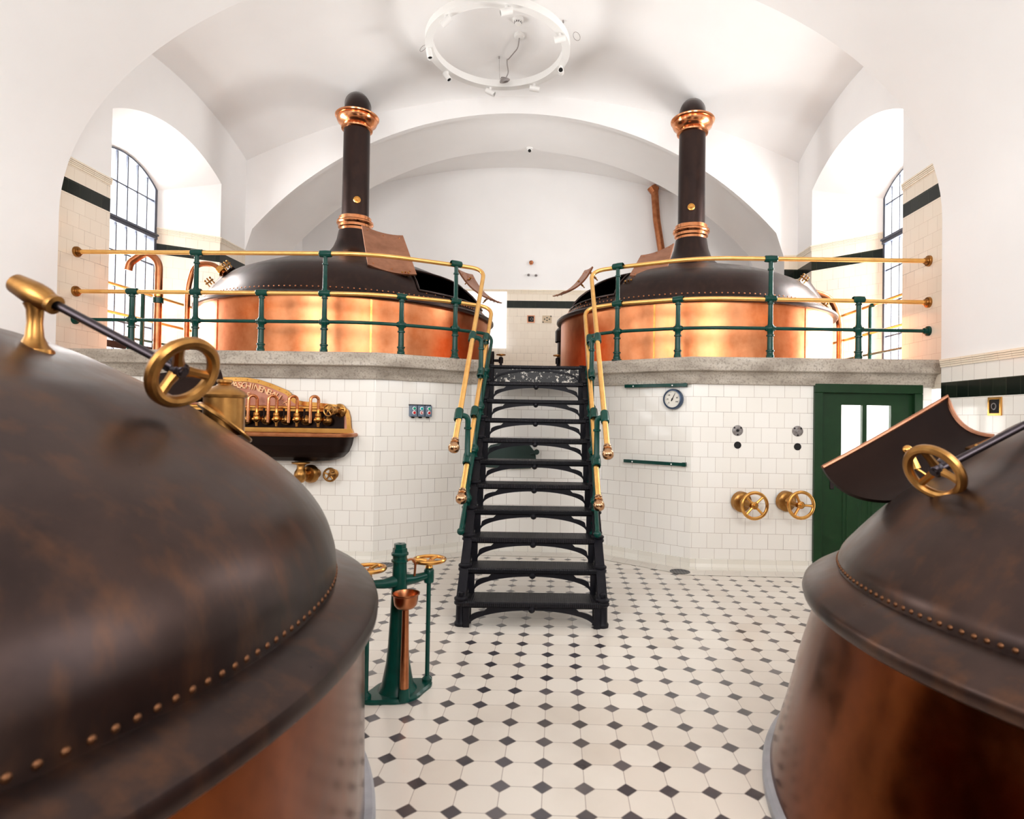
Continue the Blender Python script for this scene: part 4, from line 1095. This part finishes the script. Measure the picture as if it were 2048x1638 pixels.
# gauge and two green bars on the right facet
tR = V((1.39 - .53, -.63, 0)).normalized(); g0 = V((1.235, 2.913, 1.700))
Tg = Matrix(((tR.x, 0, nR.x, g0.x), (tR.y, 0, nR.y, g0.y), (0, 1, 0, g0.z), (0, 0, 0, 1)))
t = thing('pressure_gauge', 'round dial gauge with dark blue rim hanging under the upper green bar', 'gauge', g0)
b = MB(); b.lathe([(.09, .0), (.105, .005), (.105, .045), (.098, .056), (.088, .058), (.085, .048)], 48, Tg); b.build('bezel', [M['bezel']], t)
b = MB(); b.lathe([(.088, .044), (0, .044)], 40, Tg)
b.build('dial', [M['dial']], t)
b = MB()
for k in range(28):
    a = R(225 - k * 10); r1 = .074 if k % 4 else .068
    Tk = Tg @ Matrix.Rotation(a, 4, 'Z'); b.box(((r1 + .079) / 2, 0, .0455), (.079 - r1, .0022, .0012), Tk)
for k, (txt, a) in enumerate((('0', 225), ('20', 180), ('40', 132), ('80', 15), ('100', -30))):
    cu = bpy.data.curves.new('num', 'FONT'); cu.body = txt; cu.size = .022; cu.extrude = .0006; cu.align_x = 'CENTER'; cu.align_y = 'CENTER'
    tmp = bpy.data.objects.new('tmp', cu); COL.objects.link(tmp); dg = bpy.context.evaluated_depsgraph_get(); me = bpy.data.meshes.new_from_object(tmp.evaluated_get(dg)); bpy.data.objects.remove(tmp, do_unlink=True)
    a = R(a); b.add([v.co for v in me.vertices], [list(p.vertices) for p in me.polygons], 0, Tg @ Matrix.Translation((.054 * math.cos(a), .054 * math.sin(a), .0455)))
b.build('dial_scale', [M['black']], t)
b = MB(); Tk = Tg @ Matrix.Rotation(R(63), 4, 'Z'); b.prism([(-.022, -.006), (-.022, .006), (0, .004), (.066, .001), (.066, -.001), (0, -.004)], .003, Tk @ Matrix.Translation((0, 0, .048))); b.lathe([(.008, .048), (.008, .054), (0, .054)], 12, Tg); b.build('needle', [M['black']], t)
def wall_bar(z, lab, cutdir):
    p0, p1 = V((.79, 3.243, z)), V((1.365, 2.822, z)); c = (p0 + p1) / 2; l = (p1 - p0).length
    Tb = Matrix(((tR.x, 0, nR.x, c.x), (tR.y, 0, nR.y, c.y), (0, 1, 0, z), (0, 0, 0, 1)))
    t = thing('wall_bar', lab, 'bar', c)
    b = MB(); b.box((0, 0, .05), (l, .034, .022), Tb, 0, .002); b.box((l / 2 - .03, 0, .025), (.03, .04, .05), Tb); b.box((-l / 2 + .03, 0, .025), (.03, .03, .05), Tb); b.build('bar', [M['green']], t)
    for x in (-.25, .20):
        b = MB(); b.sphere((x, -.003, .062), .008, 8, 0, Tb); b.build('screw', [M['white_paint']], t)
wall_bar(1.842, 'dark green flat bar under the stone ledge, above the round gauge', 1)
wall_bar(1.040, 'dark green flat bar low on the tiles, below the round gauge', -1)
# dark green plate behind the stairs
b = MB(); pl = [(-.75, .93), (-.76, 1.10), (-.70, 1.175), (-.60, 1.20), (-.34, 1.20), (-.27, 1.185), (-.20, 1.10), (-.19, 1.0), (-.25, .925), (-.45, .915)]
b.prism(pl[::-1], .05, Matrix.Translation((0, 3.425, 0)) @ Matrix.Rotation(R(90), 4, 'X')); b.lathe([(.0, 0), (.03, 0), (.03, .05), (0, .05)], 14, along((-.185, 3.36, 1.11), (0, -1, 0))); b.tube([(-.25, 3.37, 1.08), (-.185, 3.35, 1.11)], .014, 8)
tag(b.build('boiler_hatch', [M['dark_green']]), 'dark green iron hatch plate on the tiles behind the stairs', 'hatch')
# rosettes, holes and hand wheels on the right front wall
for i, (x, z, lab) in enumerate(((1.849, 1.392, 'round pale metal plate with a dark centre hole, left above the brass wheels'), (2.446, 1.395, 'round grey metal plate with an oval boss, right above the brass wheels'))):
    b = MB(); T = along((x, YP, z), (0, -1, 0)); b.lathe([(.053, 0), (.053, .006), (.048, .009), (.022, .009), (.02, .016 if i else .004), (0, .016 if i else .004)], 32, T)
    o = tag(b.build('wall_rosette', [M['grey_metal']]), lab, 'plate')
    for a in (40, 140, 270):
        b = MB(); b.lathe([(.009, .008), (.009, .011), (0, .011)], 10, T @ Matrix.Translation((.042 * math.cos(R(a)), .042 * math.sin(R(a)), 0))); b.build('screw_hole', [M['black']], o)
    if not i: b = MB(); b.lathe([(.014, .008), (.014, .012), (0, .012)], 16, T); b.build('centre_hole', [M['black']], o)
for i, (x, z, lab) in enumerate(((1.851, 1.245, 'open black pipe hole in the tiles under the left round plate'), (2.447, 1.239, 'open black pipe hole in the tiles under the right round plate'))):
    b = MB(); b.lathe([(.036, .0), (.036, .003), (.031, .003), (.030, -.0), (0, .001)], 28, along((x, YP - .001, z), (0, -1, 0)))
    tag(b.build('pipe_hole', [M['black']]), lab, 'hole')
for i, (x, xf, z, a0, lab) in enumerate(((1.967, 1.90, .667, .9, 'four spoked brass wheel on the white tiles, further from the green door'), (2.413, 2.343, .681, .05, 'three spoked brass wheel on the white tiles next to the green door'))):
    t = thing('wheel_valve', lab, 'valve', (x, YP, z))
    b = MB(); b.lathe([(.102, 0), (.102, .05), (.09, .062), (.05, .07), (.03, .10), (.022, .19), (0, .19)], 32, along((xf - .02, YP, z + .018), (.06 / .19, -1, -.02 / .19))); b.build('valve_body', [M['old_brass']], t)
    b = MB(); handwheel(b, (x, YP - .19, z), (.12, -1, 0), .126, .0165, 4 if i == 0 else 3, .036, a0, .01); b.build('handwheel', [M['brass']], t)

# ------------------------------------------------------------------ green door
D0, D1, DZ = DOOR
do = MB()
for x, w in ((D0 + .04, .08), (D1 - .04, .08)): do.box((x, YP + .02, DZ / 2 - .045), (w, .12, DZ - .09), None, 0, .004)
do.box(((D0 + D1) / 2, YP + .02, DZ - .045), (D1 - D0, .12, .09), None, 0, .004)
door = struct('door_1', do, [M['green_door']], 'dark green panelled door with two small glass panes right of the brass wheels')
lf = MB(); a0, a1 = D0 + .08, D1 - .08; yl = YP + .035
g0x, g1x, gz0, gz1, mx_ = 2.885, 3.375, 1.13, 1.665, 3.115
for x0, x1, z0, z1 in ((a0, g0x, 0, DZ - .09), (g1x, a1, 0, DZ - .09), (g0x, g1x, gz1, DZ - .09), (g0x, g1x, 0, gz0), (mx_ - .022, mx_ + .022, gz0, gz1)):
    lf.box(((x0 + x1) / 2, yl, (z0 + z1) / 2), (x1 - x0, .045, z1 - z0))
for x0, x1 in ((2.90, 3.09), (3.15, 3.36)):   # raised panels
    lf.box(((x0 + x1) / 2, yl - .025, .47), (x1 - x0, .014, .78), None, 0, .006); lf.box(((x0 + x1) / 2, yl - .034, .47), (x1 - x0 - .07, .014, .70), None, 0, .006)
lf.box(((a0 + a1) / 2, yl - .028, .03), (a1 - a0, .02, .06))
leaf = lf.build('door_leaf', [M['green_door']], door)
for x0, x1 in ((g0x, mx_ - .022), (mx_ + .022, g1x)):
    b = MB(); b.box(((x0 + x1) / 2, yl, (gz0 + gz1) / 2), (x1 - x0, .006, gz1 - gz0)); b.build('door_pane', [M['glass']], leaf)
b = MB(); b.box((2.795, yl - .028, .92), (.042, .01, .20), None, 0, .004); b.tube([(2.795, yl - .03, .96), (2.795, yl - .075, .96), (2.86, yl - .08, .96)], .009, 8); b.build('door_handle', [M['steel']], leaf)
# bright corridor behind the door
b = MB(); z1 = 2.0
b.add([(2.3, YP + .09, 0), (3.9, YP + .09, 0), (3.9, YP + 1.6, 0), (2.3, YP + 1.6, 0)], [[0, 1, 2, 3]])
b.add([(2.3, YP + 1.6, 0), (3.9, YP + 1.6, 0), (3.9, YP + 1.6, z1), (2.3, YP + 1.6, z1)], [[0, 1, 2, 3]])
b.add([(2.3, YP + .09, 0), (2.3, YP + 1.6, 0), (2.3, YP + 1.6, z1), (2.3, YP + .09, z1)], [[0, 1, 2, 3]])
b.add([(3.62, YP + .09, 0), (3.62, YP + 1.6, 0), (3.62, YP + 1.6, z1), (3.62, YP + .09, z1)], [[0, 1, 2, 3]])
struct('wall_corridor', b, [M['plaster']], 'white passage behind the green door')

# ------------------------------------------------------------------ green pump stand
px_, py_ = -.80, -.062
ST = thing('valve_stand', 'dark green iron valve column with two brass wheels and a copper funnel', 'valve stand', (px_, py_, 0))
ax_ = V((.772, .636, 0)); pr_ = V((-ax_.y, ax_.x, 0))
def sp(u, w, z): return V((px_, py_, z)) + ax_ * u + pr_ * w
b = MB(); poly = []
for i in range(64):
    a = 2 * PI * i / 64; c, s_ = math.cos(a), math.sin(a)
    r = .138 + .064 * abs(c) ** 10
    poly.append(r)
for z0, z1, k0, k1 in ((0, .012, 1, 1), (.012, .022, 1, .93), (.022, .024, .93, .0)):
    A = [sp(poly[i % 64] * k0 * math.cos(2 * PI * i / 64), poly[i % 64] * k0 * math.sin(2 * PI * i / 64), z0) for i in range(65)]
    B = [sp(poly[i % 64] * k1 * math.cos(2 * PI * i / 64), poly[i % 64] * k1 * math.sin(2 * PI * i / 64), z1) for i in range(65)]
    b.strip(A, B)
b.build('base_plate', [M['green']], ST)
b = MB(); T = Matrix.Translation((px_, py_, 0))
b.lathe([(.105, .02), (.085, .05), (.075, .10), (.062, .17), (.054, .26), (.047, .40), (.042, .52), (.040, .60), (.037, .69), (.037, .70), (.045, .704), (.045, .714), (.038, .718), (.038, .735), (.046, .74), (.046, .75), (.038, .757)], 28, T)
b.lathe([(.041, .755), (.039, .775), (.033, .778), (.033, .80), (.010, .80), (.010, .79), (0, .79)], 6, T); b.build('column', [M['green']], ST, smooth=25)
for u in (-.176, .176):
    b = MB(); b.tube([sp(u * .15, 0, .60), sp(u * .5, 0, .597), sp(u, 0, .607)], [.034, .026, .020], 12)
    b.lathe([(.0, .565), (.026, .565), (.028, .575), (.028, .632), (.022, .642), (.015, .648), (0, .65)], 18, Matrix.Translation(sp(u, 0, 0))); b.build('arm', [M['green']], ST)
    b = MB(); b.tube([sp(u, 0, .024), sp(u, 0, .58)], .0125, 12); b.lathe([(.028, .02), (.028, .035), (.018, .045), (.013, .05)], 16, Matrix.Translation(sp(u, 0, 0))); b.build('rod', [M['green']], ST)
    b = MB(); c = sp(u, 0, .690); b.lathe([(.012, .645), (.022, .648), (.018, .66), (.026, .672), (.036, .678), (.03, .684), (.0, .686)], 20, Matrix.Translation((c.x, c.y, 0)))
    b.ring(c, (0, 0, 1), .085, .011, 40, 10)
    for k in range(3):
        a = 1.2 + 2 * PI * k / 3; d = V((math.cos(a), math.sin(a), 0)); b.tube([c + d * .015 - V((0, 0, .006)), c + d * .05, c + d * .083], [.012, .009, .010], 8)
    b.build('handwheel', [M['brass']], ST)
fpos = V((-.737, -.17, 0))
b = MB(); T = Matrix.Translation(fpos)
b.lathe([(.014, .475), (.02, .483), (.045, .492), (.058, .508), (.062, .530), (.064, .555), (.072, .562), (.072, .568), (.066, .567), (.060, .55), (.055, .515), (.04, .50), (.0, .495)], 32, T)
b.sphere((.0, .02, .515), .010, 8, 0, T); b.build('funnel', [M['copper_pipe']], ST)
b = MB(); b.lathe([(.017, .49), (.018, .40), (.024, .10), (.024, .075)], 20, T); b.build('funnel_pipe', [M['copper_pipe']], ST)
b = MB(); b.lathe([(.03, .01), (.03, .05), (.026, .075)], 16, T); b.build('pipe_foot', [M['green']], ST)
b = MB(); b.tube(fillet([sp(.03, -.03, .712), sp(.055, -.035, .718), sp(.078, -.03, .69), sp(.078, -.02, .62)], [.02, .02], 6), .0065, 10); b.build('thin_pipe', [M['copper_pipe']], ST)

# ------------------------------------------------------------------ floor drains
def m_grate():
    m, nt, b_ = newmat('drain_grate'); o = coords(nt)
    w = N(nt, 'ShaderNodeTexChecker'); w.inputs['Scale'].default_value = 45; w.inputs['Color1'].default_value = (.10, .10, .11, 1); w.inputs['Color2'].default_value = (.006, .006, .007, 1)
    mp = N(nt, 'ShaderNodeMapping'); mp.inputs['Rotation'].default_value = (0, 0, .78); L(nt, o, mp.inputs['Vector']); L(nt, mp.outputs[0], w.inputs['Vector']); L(nt, w.outputs[0], b_.inputs['Base Color']); b_.inputs['Roughness'].default_value = .4; return m
M['grate'] = m_grate()
for x, y, lab in ((1.262, 2.655, 'round iron floor drain right of the stairs'), (-1.655, 2.655, 'round iron floor drain left of the stairs behind the green column')):
    b = MB(); b.lathe([(.098, .0028), (.098, .0045), (.088, .005), (.085, .004), (0, .004)], 40, Matrix.Translation((x, y, 0)))
    tag(b.build('floor_drain', [M['grate']]), lab, 'drain')

# ------------------------------------------------------------------ ring chandelier
CX, CY, CZ, CR = -.845, 4.80, 6.50, .925
CH = thing('ring_chandelier', 'large white ring lamp with spotlights hanging under the bay vault', 'chandelier', (CX, CY, CZ))
b = MB(); b.lathe([(CR - .052, CZ - .045), (CR + .052, CZ - .045), (CR + .052, CZ + .055), (CR - .052, CZ + .055), (CR - .052, CZ - .045)], 96, Matrix.Translation((CX, CY, 0))); b.build('ring', [M['white_paint']], CH)
for i, (an, dx, dy, dz) in enumerate(((128, -.75, .2, -.55), (78, -.95, -.2, -.35), (24, -.95, .1, -.15), (-22, -.05, -.9, -.25), (-60, .95, .1, -.1), (-103, .9, -.1, -.5), (-148, .5, -.3, -.8), (176, .2, -.2, -.95))):
    a = -R(an) if False else R(an); a = -a                      # near side of the ring is at the top of the view
    p = V((CX + CR * math.cos(a), CY + CR * math.sin(a), CZ - .07)); d = V((dx, dy, dz)).normalized()
    b = MB(); b.tube([p + V((0, 0, .05)), p - V((0, 0, .03))], .022, 10); b.lathe([(0, -.07), (.040, -.07), (.040, .075), (.032, .077), (.030, .05)], 20, along(p - V((0, 0, .045)), d), 0); b.lathe([(.031, .055), (0, .055)], 20, along(p - V((0, 0, .045)), d), 1)
    b.build('spotlight', [M['white_paint'], M['black']], CH)
for i, an in enumerate((0, 90, 180, 270)):
    a = R(an + 4); p = V((CX + CR * math.cos(a), CY + CR * math.sin(a), CZ)); q = V((CX + .88 * math.cos(a), CY + .72 * math.sin(a), 0)); q.z = vault(q.x, q.y) - .002
    b = MB(); b.tube([p, q], .0022, 6); b.tube([q, q - V((0, 0, .03))], .012, 8); b.build('suspension_wire', [M['cable']], CH)
for px, ang in (((-1.05, .10), 0), ((1.06, -.16), 1), ((.06, -1.06), 2)):
    c = V((CX + px[0], CY + px[1], CZ + .06)); b = MB(); b.ring(c, (.5 if ang else -.5, -.8, .35 * (1 - ang)), .055, .0035, 24, 6); b.build('wire_coil', [M['cable']], CH)
b = MB(); qa = V((-.585, 5.15, 0)); qa.z = vault(qa.x, qa.y) - .03; qb = V((-.79, 5.55, 0)); qb.z = vault(qb.x, qb.y) - .02
qc = V((CX + .03, CY + .73, CZ - .02))
b.tube(fillet([qa, qa + V((-.02, .08, -.10)), qb + V((.02, -.06, -.04)), qb, qb + V((0, 0, -.05)), qc + V((.05, 0, .10)), qc], [.06, .05, .01, .04, .04], 5), .008, 8)
for k in range(5): b.ring(qc + V((-.01 + .004 * k, .0, -.03 + .012 * k)), (.1 * (k - 2), -.3, 1), .062 + .004 * (k % 2), .006, 24, 6)
b.build('power_cable', [M['cable']], CH)
for x, y, lab, cat, k in ((-.585, 5.15, 'small round white ceiling box with the lamp cable inside the ring', 'ceiling box', 0), (-.585, 4.86, 'small white smoke detector on the vault above the ring', 'smoke detector', 1)):
    z = vault(x, y); b = MB(); b.lathe([(.075, z + .02), (.075, z - .02), (.062, z - .034), (.05, z - .036), (.045, z - (.07 if k else .036)), (0, z - (.075 if k else .038))], 28, Matrix.Translation((x, y, 0)))
    if k:
        for j in range(10):
            a = 2 * PI * j / 10; b.box((x + .047 * math.cos(a), y + .047 * math.sin(a), z - .052), (.01, .01, .02), None, 1)
    tag(b.build('smoke_detector' if k else 'ceiling_box', [M['white_paint'], M['black']]), lab, cat)

# ------------------------------------------------------------------ far wall and other small things
b = MB(); b.box((-1.62, YF - .02, 3.47), (1.17, .03, 1.16)); tag(b.build('added_glow_panel', [M['board']]), 'blank white panel with added glow on the far wall behind the left rear vat', 'screen')  # probable window opening, its brightness added as emission on a panel
def niche_box(p, axis, s, lab, frame='copper_plate'):
    T = along(p, axis) if abs(axis[1]) < .5 else Matrix.Translation(p) @ Matrix.Rotation(R(90), 4, 'X')
    if abs(axis[0]) > .5: T = Matrix.Translation(p) @ Matrix(((0, 0, axis[0], 0), (1, 0, 0, 0), (0, 1, 0, 0), (0, 0, 0, 1)))
    t = thing('wall_outlet', lab, 'outlet', p)
    b = MB(); w = s * .14
    for x, y, dx, dy in ((0, s / 2, s + w, w), (0, -s / 2, s + w, w), (s / 2, 0, w, s - w), (-s / 2, 0, w, s - w)): b.box((x, y, .006), (dx, dy, .012), T)
    b.build('outlet_frame', [M[frame]], t)
    b = MB(); b.box((0, 0, .001), (s - w, s - w, .004), T); b.lathe([(s * .22, 0), (s * .22, .008), (s * .16, .008), (s * .16, .004)], 16, T @ Matrix.Translation((s * .1, 0, 0)), 1); b.build('outlet_hole', [M['black'], M['grey_metal']], t)
niche_box((-.533, YF - .001, 3.50), (0, -1, 0), .135, 'square dark opening in the far tiled wall, left of the perforated plate')
niche_box((XC + TA - .001, 1.83, 1.645), (-1, 0, 0), .135, 'square dark socket box with brass frame under the dark band on the right wall', 'brass')
b = MB(); T = Matrix.Translation((-.205, YF - .001, 3.50)) @ Matrix.Rotation(R(90), 4, 'X'); b.box((0, 0, .006), (.19, .15, .012), T, 0, .003)
for x, y in ((-.05, 0), (0, .03), (.05, 0), (0, -.025), (-.08, -.06), (.08, .06)): b.lathe([(.014, .012), (.014, .0135), (0, .0135)], 14, T @ Matrix.Translation((x, y, 0)), 1)
tag(b.build('perforated_plate', [M['cream_plain'], M['dark_green']]), 'small perforated plate with round holes on the far tiled wall', 'plate')
for x, z, r, lab in ((-.541, 4.664, .042, 'brown pipe stub high on the far white wall'), (-.592, 4.408, .024, 'small metal hook on the far wall, left one under the pipe stub'), (-.440, 4.400, .024, 'small metal hook on the far wall, right one under the pipe stub')):
    b = MB(); b.lathe([(r, 0), (r, .03), (r * .7, .035), (r * .4, .08), (0, .08)], 14, along((x, YF, z), (-.3, -1, -.3))); b.ring((x - .01, YF - .06, z - r * .7), (0, 1, .2), r * .6, r * .22, 16, 6)
    tag(b.build('wall_hook' if r < .03 else 'pipe_stub', [M['copper_pipe'] if r > .03 else M['grey_metal']]), lab, 'hook' if r < .03 else 'pipe')
b = MB(); zc = arch_z(-.54) ; b.lathe([(.06, 0), (.06, .02), (.04, .03), (.035, .06), (0, .07)], 20, along((-.54, 7.55, zc + .045), (0, -.1, -1))); b.sphere((-.54, 7.53, zc - .01), .03, 10, 1)
tag(b.build('ceiling_camera', [M['white_paint'], M['black']]), 'tiny white dome camera at the crown of the inner arch', 'camera')
for sx, x, lab in ((1, -.85, 'far black valve stand with a small brass wheel left of the platform gap'), (-1, .03, 'far black valve stand with a small brass wheel right of the platform gap')):
    t = thing('valve_stand', lab, 'valve stand', (x, 6.0, ZP))
    b = MB(); b.tube([(x, 6.0, ZP), (x, 6.0, 2.40)], .02, 10); b.lathe([(.035, 2.32), (.035, 2.40), (.02, 2.42)], 14, Matrix.Translation((x, 6.0, 0))); b.lathe([(.06, ZP), (.06, ZP + .02), (.03, ZP + .04)], 16, Matrix.Translation((x, 6, 0)))
    xa = x - sx * .14; b.tube([(x, 6.0, 2.36), (xa, 6.0, 2.36)], .022, 10); b.tube([(xa, 6.0, ZP), (xa, 6.0, 2.50)], .035, 12); b.build('column', [M['iron']], t)
    b = MB(); handwheel(b, (x, 6.0, 2.45), (0, 0, 1), .065, .010, 4, .02, 0, .01); b.build('handwheel', [M['old_brass']], t)

# ------------------------------------------------------------------ camera
F, PPX = 1203.9, 1083.8
yaw, pit, rol = R(1.476), R(.733), R(.914)
fw = V((-math.sin(yaw) * math.cos(pit), math.cos(yaw) * math.cos(pit), math.sin(pit)))
r0 = V((math.cos(yaw), math.sin(yaw), 0)); u0 = r0.cross(fw)
ri = r0 * math.cos(rol) + u0 * math.sin(rol); up = ri.cross(fw)
cam = bpy.data.cameras.new('camera'); co = bpy.data.objects.new('camera', cam); COL.objects.link(co)
co.matrix_world = Matrix(((ri.x, up.x, -fw.x, .037), (ri.y, up.y, -fw.y, -3.299), (ri.z, up.z, -fw.z, 1.494), (0, 0, 0, 1)))
cam.sensor_fit = 'HORIZONTAL'; cam.sensor_width = 36; cam.lens = F / 2048 * 36
cam.shift_x = (1024 - PPX) / 2048
cam.clip_start = .02; cam.clip_end = 200
cam.dof.use_dof = True; cam.dof.focus_distance = 6.4; cam.dof.aperture_fstop = 2.8
SC.camera = co

# ------------------------------------------------------------------ light
w = bpy.data.worlds.new('sky'); SC.world = w; w.use_nodes = True
bg = w.node_tree.nodes['Background']; bg.inputs[0].default_value = (.93, .96, 1.0, 1); bg.inputs[1].default_value = 2.2
def window_light(name, loc, rot, sx, sy, power, col=(1, .985, .96)):
    l = bpy.data.lights.new(name, 'AREA'); l.shape = 'RECTANGLE'; l.size = sx; l.size_y = sy; l.energy = power; l.color = col
    o = bpy.data.objects.new(name, l); COL.objects.link(o); o.location = loc; o.rotation_euler = rot; return o
window_light('daylight_left', (XO['l'] - .25, 4.40, 3.45), (0, R(-90), 0), 2.9, 1.5, 340)
window_light('daylight_right', (XO['r'] + .25, 4.36, 3.45), (0, R(90), 0), 2.9, 1.5, 340)
window_light('daylight_front_left', (XL - 1.15, -.97, 2.9), (0, R(-90), 0), 3.9, 2.3, 60, (.92, .96, 1))
window_light('daylight_front_right', (XR + 1.15, -.97, 3.5), (0, R(90), 0), 2.6, 2.0, 45, (.88, .94, 1))
for h in RW: window_light('added_fill_rear', ((h[0] + h[1]) / 2, -5.75, 3.6), (R(90), 0, 0), 2.5, 3.2, 185)  # added fill light from behind the viewer
window_light('daylight_corridor', (3.0, YP + .9, 1.95), (0, 0, 0), .9, .9, 60)
SC.view_settings.view_transform = 'Standard'; SC.view_settings.look = 'None'
SC.view_settings.exposure = 0.36; SC.view_settings.gamma = 1.0; SC.view_settings.use_curve_mapping = False
SC.cycles.max_bounces = 12; SC.cycles.diffuse_bounces = 6; SC.cycles.glossy_bounces = 5; SC.cycles.transparent_max_bounces = 12
SC.cycles.use_denoising = True; SC.cycles.sample_clamp_indirect = 8
GROUPS = {'floor_drain': 'floor drains', 'wheel_valve': 'brass wheel valves on the tiles', 'wall_rosette': 'round wall plates', 'pipe_hole': 'open pipe holes',
          'wall_bar': 'green wall bars', 'wall_hook': 'hooks on the far wall', 'balustrade': 'railings beside the stairs', 'window_guard_rail': 'window guard rails'}
for o in list(COL.objects):
    k = o.name.split('.')[0]
    if o.parent is None and k in GROUPS: o['group'] = GROUPS[k]
for o in COL.objects:
    if o.parent is None and o.name.startswith('brewing_vat'): o['group'] = 'rear vats on the platform' if o.location.z > 1 else 'front vats on the tiled floor'
